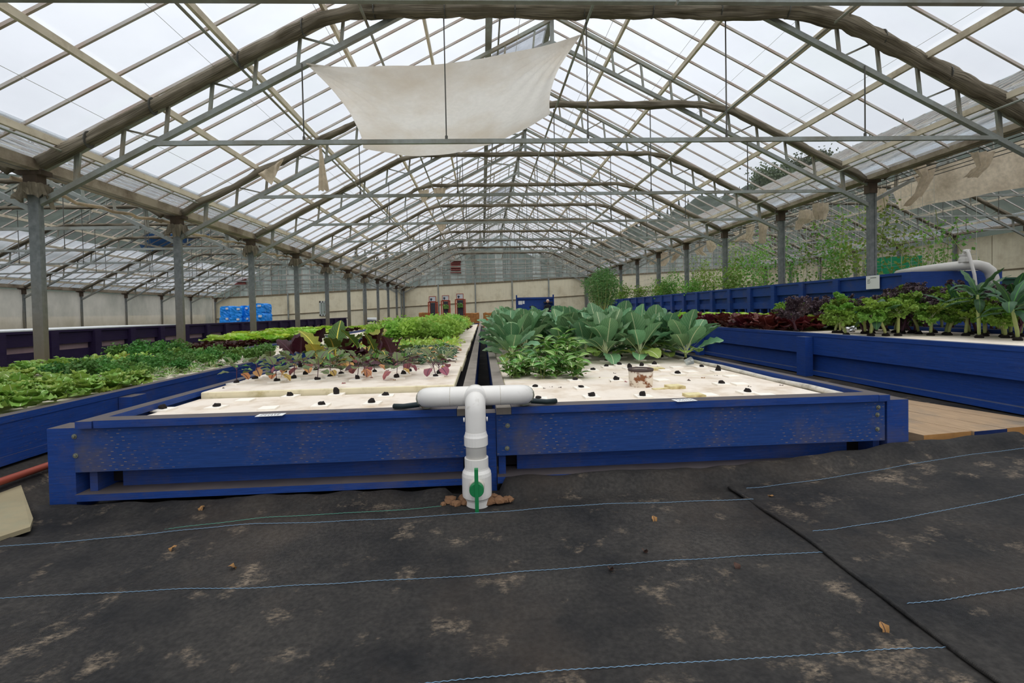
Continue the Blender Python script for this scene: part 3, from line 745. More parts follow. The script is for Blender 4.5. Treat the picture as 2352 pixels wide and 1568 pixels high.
tL, oxl, oyl = front_bed(-2.165, -.07, 'blue wooden raft bed holding red-stemmed seedlings and feathery greens', False)
tR, oxr, oyr = front_bed(.066, 2.40, 'blue wooden raft bed holding tall collards and a rusty standpipe', True)
def post(t_, ox, oy, a, b_, c_, d, e, f, m_='blue_paint'):
    mb = MB(); mb.box(a - ox, b_ - ox, c_ - oy, d - oy, e, f); mb.obj('corner_post', m_, t_)
post(tL, oxl, oyl, -2.335, -2.198, 2.605, 2.745, -.06, .442)
post(tR, oxr, oyr, -.058, .062, 2.612, 2.72, -.02, .445)
post(tR, oxr, oyr, 2.405, 2.54, 2.60, 2.74, .05, .445)
for y in (5.2, 7.8, 10.4): post(tR, oxr, oyr, 2.405, 2.50, y, y + .1, .05, .44); 
def bolt(t_, ox, oy, px, py):
    p = aty(px, py, YF); mb = MB(); xf = Matrix.Translation((p.x - ox, p.y - oy, p.z)) @ Matrix.Rotation(pi / 2, 4, 'X')
    mb.lathe([(.0135, 0), (.0135, .003), (.0075, .0035), (.0075, .009), (.003, .010)], 12, xf=xf); mb.obj('bolt', 'bolt_steel', [c for c in t_.children if c.name.startswith('front_board')][0], smooth=False)
for p in ((171, 1002), (174, 1046)): bolt(tL, oxl, oyl, *p)
for p in ((1166, 977), (1165, 1029), (2017, 935), (2015, 952), (2015, 985)): bolt(tR, oxr, oyr, *p)
# liner edge of the right bed
mb = MB(); mb.tube([(2.29, 2.7 + .4 * i, .437 + .006 * sin(i * 2.1)) for i in range(20)], .022, 8); lo = mb.obj('liner_edge', 'pvc_dark', None, smooth=True); lo.parent = tR; lo.location = (-oxr, -oyr, 0)

# rafts
def raft(x0, x1, y0, y1, zt, th, label, group, rz=0.0):
    b_ = MB(); w, d = (x1 - x0) / 2, (y1 - y0) / 2; e = .006
    vs, fs = [], []
    for (z, i) in ((-th, e), (-th + e, 0), (-e, 0), (0, e)):
        vs += [(-w + i, -d + i, z), (w - i, -d + i, z), (w - i, d - i, z), (-w + i, d - i, z)]
    fs = [(3, 2, 1, 0), (12, 13, 14, 15)]; mi = [1, 0]
    for r in range(3):
        for k in range(4):
            k2 = (k + 1) % 4; fs.append((r * 4 + k, r * 4 + k2, r * 4 + 4 + k2, r * 4 + 4 + k)); mi.append(1)
    b_.add(vs, fs, mi)
    o = b_.obj('raft_board', ['raft_foam', 'foam_edge'], None, loc=((x0 + x1) / 2, (y0 + y1) / 2, zt)); o.rotation_euler = (0, 0, rz)
    return tag(o, label, 'raft', group)
ZR = .43
raft(-2.06, -.19, 2.68, 3.47, ZR, .05, 'low white foam raft with bare soil plugs at the front of the seedling bed', None)
y = 3.49
for i in range(14):
    raft(-2.06, -.225 + .01 * (i % 2), y, y + 1.215, ZR + .045 - .004 * (i > 0), .055, 'white foam raft raised behind the bare front raft, carrying red-stemmed seedlings' if i == 0 else 'white foam raft under the leafy rows of the seedling bed', None if i == 0 else 'rafts under the seedling bed greens', .004 if i == 0 else 0)
    y += 1.22
y = 2.68
for i in range(15):
    raft(.165, 2.26, y, y + 1.23, ZR, .05, 'stained white foam raft around the rusty standpipe' if i == 0 else ('white foam raft with bare plugs in front of the collards' if i == 1 else 'white foam raft under the collards'), None if i < 2 else 'rafts under the collards')
    y += 1.235

# empty inserts and plugs
ins_me = MB().box(-.052, .052, -.052, .052, 0, .012).mesh('insert', 'insert_white')
inst_me = MB().box(-.056, .056, -.056, .056, 0, .02).mesh('insert', 'insert_stained')
plug_me = []
for i in range(5):
    mb = MB(); mb.blob((0, 0, .0), (.024, .022, .03 - .003 * i), seed=i + 2, sub=2, amp=.5); plug_me.append(mb.mesh('plug', 'plug_soil'))
def net_pot(px, py, z, plug=True, stained=False, h=1.0):
    p = atz(px, py, z + .012)
    lab = 'yellow-stained foam insert without a plug near the rusty standpipe' if stained else ('bare black soil plug in a white square insert on the foam raft' if plug else 'empty white square insert on the foam raft')
    t_ = thing('net_pot', lab, 'net pot', (p.x, p.y, z), uni(-.12, .12), 'stained inserts' if stained else ('bare soil plugs on the rafts' if plug else 'empty inserts on the rafts'))
    link('insert', inst_me if stained else ins_me, t_)
    if plug:
        o = link('plug', RND.choice(plug_me), t_, (uni(-.008, .008), uni(-.008, .008), .018)); o.scale = (1, 1, h); o.rotation_euler = (uni(-.2, .2), uni(-.2, .2), uni(0, 6))
for (px, py) in ((377, 938), (497, 933), (737, 929), (513, 901), (610, 897), (667, 908), (773, 904), (806, 893), (907, 888), (1002, 886), (887, 907), (856, 924)):
    net_pot(px, py, ZR, True, h=1.5 if px in (773,) else uni(.7, 1.2))
for (px, py) in ((617, 935), (563, 917), (700, 900), (640, 952)): net_pot(px, py, ZR, False)
for (px, py) in ((1358, 909), (1478, 908), (1336, 889), (1416, 872), (1320, 872), (1362, 849), (1394, 841), (1423, 837), (1444, 844), (1474, 840), (1501, 836), (1610, 842), (1649, 851), (1657, 880), (1229, 888), (1239, 914), (1715, 899), (1557, 857)):
    net_pot(px, py, ZR, True, h=1.6 if px in (1444, 1649) else uni(.6, 1.15))
for (px, py) in ((1520, 871), (1527, 849), (1554, 842), (1586, 852), (1626, 905), (1760, 905), (1700, 880), (1680, 862)): net_pot(px, py, ZR, False)
for (px, py) in ((1550, 887), (1594, 907), (1510, 846)): net_pot(px, py, ZR, False, True)

# standpipe with rust
p = atz(1472, 886, ZR)
t_ = thing('standpipe', 'rust-streaked white standpipe stub rising through the foam raft', 'pipe', (p.x, p.y, .36))
mb = MB(); mb.lathe([(.085, 0), (.088, .10), (.092, .195), (.080, .195), (.078, .0)], 28, closed=True); mb.obj('pipe_wall', 'rusty_white', t_, smooth=True)
mb = MB(); mb.lathe([(.093, .187), (.096, .195), (.095, .205), (.082, .207), (.079, .185)], 28, closed=True); mb.obj('blackened_rim', 'rim_tar', t_, smooth=True)
mb = MB(); mb.lathe([(.001, .15), (.079, .152)], 24, closed=True); mb.obj('algae', 'algae', t_)
p = atz(1520, 893, ZR); mb = MB(); mb.box(-.07, .07, -.022, .022, -.01, .006); o = mb.obj('algae_mat', 'insert_stained', None, loc=(p.x, p.y, ZR)); tag(o, 'ochre algae-stained slot in the raft beside the rusty standpipe', 'algae'); o.rotation_euler = (0, 0, .15)

# paper tags on the rim
def tagpaper(px, py, w, d, label, rz):
    p = atz(px, py, .484); t_ = thing('paper_tag', label, 'tag', (p.x, p.y, .484), rz)
    MB().box(-w, w, -d, d, 0, .002).obj('card', 'paper', t_)
    mb = MB()
    for r in range(3):
        x = -w * .75
        while x < w * .7:
            l_ = uni(.006, .018); yv = d * (.5 - .5 * r)
            mb.box(x, x + l_, yv - .0025, yv + .0025, .002, .0026); x += l_ + .006
    mb.obj('handwriting', 'ink', t_)
tagpaper(1572, 919, .062, .034, 'white handwritten card lying on the rim of the collard bed', .12)
tagpaper(622, 953, .07, .03, 'weathered white card lying on the rim of the seedling bed', .05)

# ================================================================== PVC OVERFLOW PIPE
XP = -.048; YP = 2.455
pv = thing('overflow_pipe', 'white plastic overflow pipe tee with a green-handled valve in front of the blue beds', 'pipe', (XP, YP, 0))
mb = MB(); arc = []
for i in range(7):
    a = pi * .5 * i / 6; arc.append((-.20 - .075 * sin(a), .05 + .085 * (1 - cos(a)) * 1.0, .565 - .018 * (1 - cos(a))))
left = [(-.278, .19, .54)] + arc[::-1]
right = [(-x, y, z) for (x, y, z) in left[::-1]]
mb.tube(left + [(-.19, .05, .565), (.19, .05, .565)] + [(x - .0, y, z) for (x, y, z) in right], .053, 20); mb.obj('cross_pipe', 'pvc', pv, smooth=True)
mb = MB()
for x in (-.135, .135): mb.tube([(x - .0015, .05, .565), (x + .0015, .05, .565)], .0538, 20)
mb.obj('joint_line', 'pvc_dark', pv)
mb = MB(); mb.tube([(0, .05, .565), (0, .02, .565), (0, -.02, .56)], [.063, .063, .058], 20); mb.obj('tee_collar', 'pvc', pv, smooth=True)
path = []
for i in range(9):
    a = pi / 2 * i / 8; path.append((0, .03 - .06 * sin(a), .565 - .075 * (1 - cos(a))))
path += [(0, -.03, .40), (0, -.03, .22)]
mb = MB(); mb.tube(path, .054, 22); mb.obj('down_pipe', 'pvc', pv, smooth=True)
mb = MB(); mb.lathe([(.055, .318), (.0625, .322), (.0625, .368), (.0585, .378), (.055, .392)], 24, (0, -.03, 0)); mb.obj('coupling', 'pvc', pv, smooth=False)
mb = MB(); mb.lathe([(.062, -.05), (.062, .035), (.066, .045), (.0765, .055), (.0775, .07), (.0775, .165), (.074, .182), (.064, .197), (.0625, .205), (.0625, .255), (.055, .256)], 26, (0, -.03, 0)); vb = mb.obj('valve_body', 'pvc', pv, smooth=False)
hz = .128
xf = Matrix.Translation((0, -.1, hz)) @ Matrix.Rotation(pi / 2, 4, 'X')
mb = MB(); mb.lathe([(.043, -.02), (.039, .012), (.037, .03)], 20, xf=xf); mb.obj('valve_boss', 'pvc_dark', vb, smooth=False)
xf = Matrix.Translation((0, -.128, hz - .004)) @ Matrix.Rotation(pi / 2, 4, 'X')
mb = MB(); mb.lathe([(.037, 0), (.037, .02), (.034, .026)], 22, xf=xf); mb.box(-.0095, .0095, -.158, -.132, hz - .004, hz + .105); mb.box(-.0095, .0095, -.158, -.132, hz - .125, hz - .004)
mb.obj('valve_handle', 'valve_green', vb)['label'] = 'green valve handle'
mb = MB()
for x in (-.057, .057): mb.tube([(x, -.03, .455), (x * 1.12, -.03, .455)], .012, 8)
mb.obj('boss', 'pvc', pv)
for sx, nm in ((-1, 'left'), (1, 'right')):
    mb = MB(); mb.tube([(sx * .268, .10, .548), (sx * .279, .145, .543)], .0555, 16); mb.obj('clamp_band', 'bolt_steel', pv)
    mb = MB(); mb.tube([(sx * .255, .09, .53), (sx * .31, .1, .518), (sx * .40, .14, .502), (sx * .46, .17, .499)], .015, 8); mb.obj('side_hose', 'hose_dark', pv, smooth=True)
# soil thrown up around the pipe foot
for i in range(44):
    a = uni(-.3, pi + .3); r = uni(.07, .17); x = XP + cos(a) * r * (1.15 if i % 2 else .8); y = YP - .02 + abs(sin(a)) * r * .6 - .03
    s_ = uni(.014, .034); mb = MB(); mb.blob((0, 0, 0), (s_, s_ * .8, s_ * .7), seed=i, sub=1, amp=.6)
    tag(mb.obj('soil_clod', 'soil_clod', None, loc=(x, y, floor_z(x, y) + s_ * .45 + .012)), 'brown clod of soil heaped at the foot of the white pipe', 'soil', 'soil clods around the pipe foot')

# ================================================================== PLANKS, PLYWOOD AND HOSE
A0 = atz(2122, 1003, .19); FD = (atz(2352, 986, .19) - A0); FD.z = 0; FD.normalize()
G1, G2 = atz(2087, 944, .19), atz(2322, 986, .19); LD = G1 - G2; LD.z = 0; LD.normalize()
bw = thing('plank_walkway', 'weathered timber plank walkway beside the collard bed, front ends sawn', 'walkway', (A0.x, A0.y, 0))
xx = 0
for i, w in enumerate((.36, .26, .27, .17)):
    mb = MB(); L_ = .78 + .05 * i
    a_ = FD * xx + LD * (-.012 * (i % 2)); b__ = FD * (xx + w - .007) + LD * (-.012 * (i % 2))
    q = [a_, b__, b__ + LD * L_, a_ + LD * L_]
    vs = [(v_.x, v_.y, .125) for v_ in q] + [(v_.x, v_.y, .20 + .012 * v_.x) for v_ in q]
    mb.add(vs, [(3, 2, 1, 0), (4, 5, 6, 7), (0, 1, 5, 4), (1, 2, 6, 5), (2, 3, 7, 6), (3, 0, 4, 7)], [0, 0, 1, 0, 0, 0])
    mb.obj('plank', ['plank_wood', 'blue_paint_dull' if i == 1 else 'plank_end'], bw); xx += w
mb = MB(); poly = [(-2.9, 2.80), (-2.63, 2.76), (-2.24, 2.41), (-2.18, 2.33), (-2.22, 2.22), (-2.5, 1.75), (-2.8, 1.9)]
n_ = len(poly); zc = lambda x, y: floor_z(x, y) + .02
pz = lambda x, y: .03 + .20 * max(0, -2.2 - x)
vs = [(x, y, pz(x, y) - .015) for (x, y) in poly] + [(x, y, pz(x, y) + .006) for (x, y) in poly]
mb.add(vs, [tuple(range(n_ - 1, -1, -1)), tuple(range(n_, 2 * n_))] + [(i, (i + 1) % n_, n_ + (i + 1) % n_, n_ + i) for i in range(n_)])
tag(mb.obj('plywood_sheet', 'plywood_old', None, loc=(0, 0, -.0)), 'old greenish plywood sheet lying on the ground cover in the narrow path', 'plywood')
mb = MB(); mb.tube([(-2.59, y, gz(-2.59) + .03 + .008 * sin(y * 3)) for y in (2.2, 2.6, 3.0, 3.4, 3.8, 4.4, 5.4, 6.5)], .02, 10); tag(mb.obj('garden_hose', 'hose_red', smooth=True), 'faded red pipe lying along the narrow path between the beds', 'hose')

# ================================================================== SIDE BEDS
def side_bed(x0, x1, y0, y1, zt, label, posts=(), m_='blue_paint', face=1):
    t_ = thing('raft_bed', label, 'planter bed', ((x0 + x1) / 2, y0, 0)); ox, oy = (x0 + x1) / 2, y0
    zb = min(gz(x0), gz(x1))
    def bx(nm, mt, a, b_, c_, d, e, f): MB().box(a - ox, b_ - ox, c_ - oy, d - oy, e, f).obj(nm, mt, t_)
    for (a, b_, s_) in ((x0, x0 + .08, -1), (x1 - .08, x1, 1)):
        bx('rim_board', m_, a, b_, y0, y1, zt - .04, zt)
        xo = a if s_ < 0 else b_
        zg = gz(xo)
        q = sorted((xo - s_ * .005, xo - s_ * .045)); bx('upper_board', m_, q[0], q[1], y0, y1, zt - .25, zt - .041)
        q = sorted((xo - s_ * .06, xo - s_ * .10)); bx('lower_board', m_, q[0], q[1], y0, y1, zg + .02, zt - .249)
        q = sorted((xo + s_ * .0, xo - s_ * .11)); bx('sill', m_, q[0], q[1], y0, y1, zg + .0, zg + .05)
    bx('rim_board', m_, x0 + .08, x1 - .08, y1 - .08, y1, zt - .04, zt)
    bx('rim_board', m_, x0 + .08, x1 - .08, y0, y0 + .08, zt - .04, zt)
    bx('end_board', m_, x0 + .02, x1 - .02, y0 + .01, y0 + .05, zb + .02, zt - .041)
    bx('bed_floor', 'dark_inside', x0 + .1, x1 - .1, y0 + .1, y1 - .1, zb + .1, zt - .12)
    xo = x1 if face > 0 else x0
    for y in posts:
        q = sorted((xo, xo + face * .095)); bx('post', m_, q[0], q[1], y, y + .15, gz(xo) - .03, zt - .045)
    return t_
side_bed(-4.10, -2.73, 1.0, 24, .48, 'blue bed of green lettuces and parsley beside the narrow path', (3.62, 6.4, 9.2, 12.0), 'blue_paint', 1)
side_bed(-5.40, -4.15, 2.0, 24, .48, 'blue bed of lettuces in front of the grey columns', (), 'blue_paint')
side_bed(3.9, 6.06, 1.2, 24, .69, 'blue bed of tall kale and red lettuce beyond the plank walkway', (2.6, 5.22, 7.9, 10.6, 13.3), 'blue_paint_bright', -1)
side_bed(6.1, 6.92, 2.0, 24, .69, 'narrow blue bed of kale in front of the blue tanks', (), 'blue_paint')
for (x0, x1, z, lab, n_, ya) in ((-4.0, -2.83, .44, 'white foam raft under the lettuce and parsley', 18, 1.15), (-5.3, -4.25, .44, 'white foam raft under the lettuces by the columns', 18, 2.15), (4.0, 5.96, .645, 'white foam raft under the kale', 18, 1.35), (6.2, 6.82, .645, 'white foam raft under the kale by the blue tanks', 17, 2.15)):
    y = ya
    for i in range(n_): raft(x0, x1, y, y + 1.225, z, .05, lab, lab.replace('white foam raft', 'rafts')); y += 1.23

# ================================================================== TANK ROWS
def tank_row(name, label, xf, face, depth, y0, y1, step, first, zt, mt, pale, front_end):
    t_ = thing(name, label, 'tank', (xf, y0, 0)); oy = y0; zb = gz(xf)
    def bx(nm, m_, a, b_, c_, d, e, f):
        q = sorted((a * -face, b_ * -face)); MB().box(q[0], q[1], c_ - oy, d - oy, e, f).obj(nm, m_, t_)
    # 'a' runs inwards from the face plane
    H = zt - zb
    bx('tank_wall', mt, .14, depth, y0 + .1, y1, zt - .46 * H, zt - .1)
    bx('tank_wall', mt, depth - .13, depth, y0 + .1, y1, zb, zt - .45 * H)
    if front_end: bx('head_tank', mt, .14, front_end, y0 + .03, 8.4, zb, zt - .1)
    bx('top_rail', mt, -.01, .16, y0, y1, zt - .045, zt)
    y = first
    edges = [y0] + [first + step * i for i in range(int((y1 - first) / step) + 1)]
    H = zt - zb
    for (a, b_) in zip(edges, edges[1:]):
        if b_ - a < .2: continue
        bx('upper_board', mt, .02, .07, a, b_, zt - .22 * H, zt - .046)
        if pale: bx('slot_board', 'inner_board', .09, .12, a + .06, b_ - .05, zt - .31 * H, zt - .22 * H)
        else: bx('slot_board', mt, .09, .12, a + .06, b_ - .05, zt - .36 * H, zt - .22 * H)
        bx('middle_board', mt, .045, .09, a, b_, zt - .48 * H, zt - (.31 if pale else .34) * H)
        bx('bottom_board', mt, .03, .08, a, b_, zb + .02, zb + .26 * H)
        for q in (.33, .66): bx('stud', mt, .06, .12, a + (b_ - a) * q - .03, a + (b_ - a) * q + .03, zb + .2 * H, zt - .44 * H)
    for y in edges: bx('post', mt, -.045, .12, y - .07, y + .07, zb - .03, zt - .03)
    if front_end:
        depth = front_end
        bx('end_board', 'blue_paint_bright', 0, depth, y0 - .05, y0, zt - .22 * H, zt)
        bx('end_board', 'blue_paint_bright', .08, depth - .08, y0 - .01, y0 + .03, zt - .52 * H, zt - .22 * H)
        bx('end_board', 'blue_paint_bright', 0, depth, y0 - .04, y0 + .02, zb, zt - .5 * H)
        bx('corner_post', 'blue_paint_bright', -.05, .12, y0 - .08, y0 + .08, zb, zt - .01)
        bx('corner_post', 'blue_paint_bright', depth - .05, depth + .1, y0 - .08, y0 + .08, zb, zt - .01)
    return t_
pt = tank_row('tank_row', 'long purple wooden fish tank row with pale slots, along the columns', -7.2, 1, 1.5, 3.1, 25.5, .87, 3.85, .86, 'purple_paint', True, 0)
mb = MB(); mb.box(-1.5, .012, 0, 8.2, .855, .875); mb.obj('liner_edge', 'white_plastic', pt)
bt = tank_row('tank_row', 'long blue wooden fish tank row with posts, before the vine trellis', 7.0, -1, .58, 7.15, 27, .99, 8.68, 1.535, 'blue_paint', False, 1.45)

# ================================================================== CLOTH IN THE ROOF
def curtain_path(swag=0.0, seed=0):
    pts = []
    def seg(a, b_, n_, sg):
        for i in range(n_):
            t_ = i / n_; x = a[0] + (b_[0] - a[0]) * t_; z = a[1] + (b_[1] - a[1]) * t_
            z -= sg * abs(sin(x * 2.83 + seed)) * .5 if sg else 0
            pts.append(P(x, z, -.1))
    seg((-5.5, topL(-5.5) + .02), (-2.0, topL(-2.0) + .0), 46, swag)
    seg((-2.0, topL(-2.0)), (-1.45, 4.93), 6, 0)
    seg((-1.45, 4.93), (4.25, 4.92), 60, swag * .25)
    seg((4.25, 4.92), (4.85, 4.80), 6, 0)
    seg((4.85, 4.80), (7.45, topR(7.45) + .03), 36, 0)
    pts.append(P(7.5, topR(7.5), -.1)); return pts
cur_me = {}
for key, (r0, r1, sw, sd) in dict(a=(.074, .1, 0, 1), b=(.05, .062, .10, 2), c=(.05, .055, .03, 3), d=(.046, .05, .06, 4)).items():
    pth = curtain_path(sw, sd)
    rs = []
    for i, p_ in enumerate(pth):
        X = p_[0]; h = r1 if -1.6 < X < 4.4 else (r0 * 1.25 if X > 4.4 else r0)
        if X > 4.4 and key == 'a': h = .1
        rs.append(h * (1 + .12 * noise.noise(Vector((i * .21, sd, 0)))))
    mb = MB(); mb.tube(pth, rs, 18, fold=.55, seed=sd, flat=.75); cur_me[key] = mb.mesh('shade_curtain', 'shade_curtain', True)
strap = []
for X in [-4.9, -4.1, -3.0, -2.2, -1.3, -.4, .5, 1.4, 2.3, 3.2, 4.1, 5.4, 6.3]:
    z = topL(X) if X < -1.9 else (4.92 if X < 4.5 else topR(X) - .0)
    mb = MB(); mb.tube([P(X - .006, z, -.1), P(X + .006, z, -.1)], .108, 14, flat=.78); strap.append(mb.mesh('strap', 'wire'))
for b in (0, -1, 1):
    for k in range(0, KMAX):
        key = 'a' if (b == 0 and k == 0) else ('b' if k == 1 else 'cd'[k % 2])
        o = link('shade_curtain', cur_me[key], None, (BX * b, yk(k) - SK * BX * b, BZ * b))
        lab = 'thick rolled shade curtain bundled on the truss that holds the hanging white sheet' if key == 'a' else ('thin rolled shade curtain of the %s bay, %s from the end wall' % (names[b], nth(k)))
        tag(o, lab, 'curtain', None if key == 'a' else 'rolled shade curtains of the %s bay' % names[b])
        if key == 'a':
            for s_ in strap: link('strap', s_, o)

# the white sheet slung between the first two trusses
def plk(x, y, k):
    d = ray(x, y); t_ = (yk(k) + SK * XL) / (d.y + SK * d.x); return Vector((0, 0, CAMZ)) + d * t_
A_, B_, D_, C_ = plk(706, 150, 0), plk(1336, 84, 0), plk(838, 345, 1), plk(1262, 268, 1)
A_.y -= .06; B_.y -= .06; C_.y -= .12; D_.y -= .12
def sh(u, v):
    p_ = A_.lerp(B_, v).lerp(D_.lerp(C_, v), u)
    sag = 16 * u * (1 - u) * v * (1 - v)
    e0, e1 = 4 * v * (1 - v), 4 * u * (1 - u)
    p_.z -= .14 * sag + .40 * e0 * u ** 2 + .14 * e0 * (1 - u) ** 2
    p_.y += .10 * e0 * (1 - u) - .28 * e0 * u * 0
    mid = (A_ + B_) / 2
    p_.x += (.16 * (1 if v < .5 else -1) * e1 * abs(2 * v - 1) ** 2)
    ra = sqrt((u * 2.4) ** 2 + (v * 3.5) ** 2) + .15; rb = sqrt((u * 2.4) ** 2 + ((1 - v) * 3.5) ** 2) + .15
    p_.z += .016 * sin(atan2(u * 2.4, v * 3.5 + .001) * 24) * min(1, 1.2 / ra) * (1 - v) + .02 * sin(atan2(u * 2.4, (1 - v) * 3.5 + .001) * 26) * min(1, 1.2 / rb) * v
    p_.z += .03 * noise.noise(Vector((u * 4, v * 5, 2)))
    return tuple(p_)
mb = MB(); mb.grid(sh, 60, 90); o = mb.obj('hanging_sheet', 'shade_sheet', smooth=True)
tag(o, 'large white cloth sheet slung by its corners between two roof trusses', 'sheet')
def rag(name, label, pts, w, seed, mat='cream_cloth', group=None):
    """a scrap of cloth: centre line pts, half widths w"""
    n_ = len(pts)
    def fn(u, v):
        f = u * (n_ - 1); i = min(int(f), n_ - 2); q = f - i
        c = Vector(pts[i]).lerp(Vector(pts[i + 1]), q); hw = w[i] + (w[i + 1] - w[i]) * q
        return (c.x + (v - .5) * 2 * hw, c.y + .05 * sin(v * 17 + seed) * hw * 4, c.z + .03 * noise.noise(Vector((u * 5, v * 6, seed))))
    mb = MB(); mb.grid(fn, 18, 14); return tag(mb.obj(name, mat, smooth=True), label, 'cloth', group)
q0, q1 = plk(742, 340, 1), plk(750, 443, 1)
rag('cloth_scrap', 'narrow torn strip of cloth hanging straight down below the shade curtain', [tuple(q0 + Vector((0, -.15, 0))), tuple(q0.lerp(q1, .5) + Vector((0, -.15, 0))), tuple(q1 + Vector((0, -.15, 0)))], [.02, .06, .105], 1)
q0, q1, q2 = plk(602, 405, 1), plk(632, 430, 1), plk(660, 372, 1)
def loop(u, v):
    t_ = v; p_ = q0.lerp(q1, min(1, t_ * 2)) if t_ < .5 else q1.lerp(q2, t_ * 2 - 1)
    top = q0.lerp(plk(655, 375, 1), t_)
    p_ = top.lerp(p_, u); return (p_.x, p_.y - .16 - .06 * sin(u * 3) * sin(t_ * 9), p_.z + .02 * noise.noise(Vector((u * 4, v * 8, 1))))
mb = MB(); mb.grid(loop, 10, 24); tag(mb.obj('cloth_scrap', 'cream_cloth', smooth=True), 'torn loop of pale cloth drooping from the shade curtain', 'cloth')
for (px, py, k, w) in ((975, 450, 4, .16), (1010, 445, 4, .2), (1015, 525, 6, .2)):
    q0 = plk(px, py - 12, k - 1); q0.y -= .1
    rag('cloth_scrap', 'small ragged tuft of cloth hanging from a distant shade curtain', [tuple(q0), (q0.x, q0.y, q0.z - .2), (q0.x - .02, q0.y, q0.z - .36)], [w, w * .8, w * .3], px, group='ragged tufts on distant curtains')
# cloth gathered around the column heads
for k in range(0, 7):
    X = XL; Yc = yk(k) + sk(X)
    mb = MB(); n_ = 40; vs = []; rows = 5
    for r in range(rows):
        for i in range(n_):
            a = 2 * pi * i / n_; rr = .128 + (.012 + .012 * r) * sin(a * 13 + k + .4 * sin(a * 3)) + .012 * r + .04 * noise.noise(Vector((cos(a) * 2, sin(a) * 2, r * .6 + k * 3)))
            rr = max(rr, .128)
            vs.append((cos(a) * rr, sin(a) * rr * .84, 2.76 - .05 * r + .03 * noise.noise(Vector((cos(a) * 3, sin(a) * 3, k * 5 + 1.0))) * (1 + r)))
    mb.add(vs, [(r * n_ + i, r * n_ + (i + 1) % n_, (r + 1) * n_ + (i + 1) % n_, (r + 1) * n_ + i) for r in range(rows - 1) for i in range(n_)])
    tag(mb.obj('gathered_cloth', 'ruffle_cloth', None, True, (X, Yc, 0)), 'ruffled cloth on the head of the %s purple-tank column from the end wall' % nth(k), 'cloth', 'cloth gathered on column heads')
    # bundled side curtain along the valley
    mb = MB(); mb.tube([(X - .28 + .05 * sin(i * .9), Yc + S_ * i / 14, 2.84 - .07 * sin(pi * i / 14) + .02 * sin(i * 2.1)) for i in range(15)], .026, 8, fold=.6, seed=k)
    tag(mb.obj('side_curtain', 'cream_cloth', smooth=True), 'cloth swag along the gutter by the %s purple-tank column from the end wall' % nth(k), 'curtain', 'cloth swags along the valley')
# cream cloth under the valley on the right
def band(u, v):
    Y = 3.2 + 6.6 * v; X = 9.1 + .25 * u + .05 * sin(v * 21); z = 3.72 - .62 * u - .12 * sin(pi * v) * u + .03 * noise.noise(Vector((u * 3, v * 12, 3)))
    return (X, Y, z)
mb = MB(); mb.grid(band, 8, 50); tag(mb.obj('shade_band', 'cream_cloth', smooth=True), 'wide cream cloth band hanging along the right roof valley', 'cloth')
for i in range(22):
    Y = 5.2 + .85 * i + uni(-.2, .2); X = 7.95 + uni(0, .9); z = 3.5 + uni(-.1, .12)
    pts = [(X, Y, z), (X + uni(-.15, .15), Y, z - .22), (X + uni(-.2, .2), Y + .1, z - uni(.3, .6))]
    rag('cloth_scrap', 'torn cream rag caught on the wires along the right roof valley', pts, [uni(.1, .3), uni(.1, .22), uni(.02, .12)], i, group='rags along the right valley')
for i in range(4):
    mb = MB(); X = 7.85 + .3 * i; mb.tube([(X, 2.5, 3.42 + .02 * i), (X, 34, 3.42 + .02 * i)], .008, 5); tag(mb.obj('curtain_wire', 'wire'), 'taut support wire stretched along the right roof valley', 'wire', 'support wires along the right valley')
# blue tarpaulin lying on the left bay roof
mb = MB(); mb.grid(lambda u, v: (-14.2 - 1.4 * u - .3 * sin(v * 5), 22.0 + 2.8 * v + .5 * sin(u * 9), gl(-14.2 - 1.4 * u - .3 * sin(v * 5) + BX) - BZ + .06 + .03 * noise.noise(Vector((u * 6, v * 6, 0)))), 14, 14)
tag(mb.obj('roof_tarpaulin', 'tarp_blue', smooth=True), 'blue tarpaulin patch lying over the left bay roof glass', 'tarpaulin')

# ================================================================== AT THE FAR WALL
def fwall(px, py, off=.0):
    p_ = aty(px, py, YW); 
    for _ in range(3): p_ = aty(px, py, wy(p_.x) - off)
    return p_
# maroon louvred heater boxes in the gables
for (x1_, y1_, x2_, y2_, lab) in ((1035, 600, 1058, 625, 'maroon louvred heater box hung in the middle gable'), (539, 630, 562, 652, 'maroon louvred heater box hung in the left gable')):
    a, c_ = fwall(x1_, y1_, .3), fwall(x2_, y2_, .3); t_ = thing('heater_box', lab, 'heater', ((a.x + c_.x) / 2, a.y, c_.z)); w, h = (c_.x - a.x) / 2, a.z - c_.z
    MB().box(-w, w, .06, .3, 0, h).obj('case', 'maroon', t_)
    for i in range(5):
        mb = MB(); mb.add([(-w, -.02, h * i / 5), (w, -.02, h * i / 5), (w, .08, h * (i + .72) / 5), (-w, .08, h * (i + .72) / 5), (-w, 0, h * i / 5 - .01), (w, 0, h * i / 5 - .01), (w, .1, h * (i + .72) / 5 - .01), (-w, .1, h * (i + .72) / 5 - .01)], [(0, 1, 2, 3), (7, 6, 5, 4), (0, 4, 5, 1), (2, 6, 7, 3), (1, 5, 6, 2), (3, 7, 4, 0)]); mb.obj('louvre', 'maroon', t_)
    mb = MB(); mb.box(-w - .04, w + .04, -.04, .3, h, h + .05); mb.box(-w - .04, w + .04, -.04, .3, -.05, 0); mb.obj('frame', 'maroon', t_)
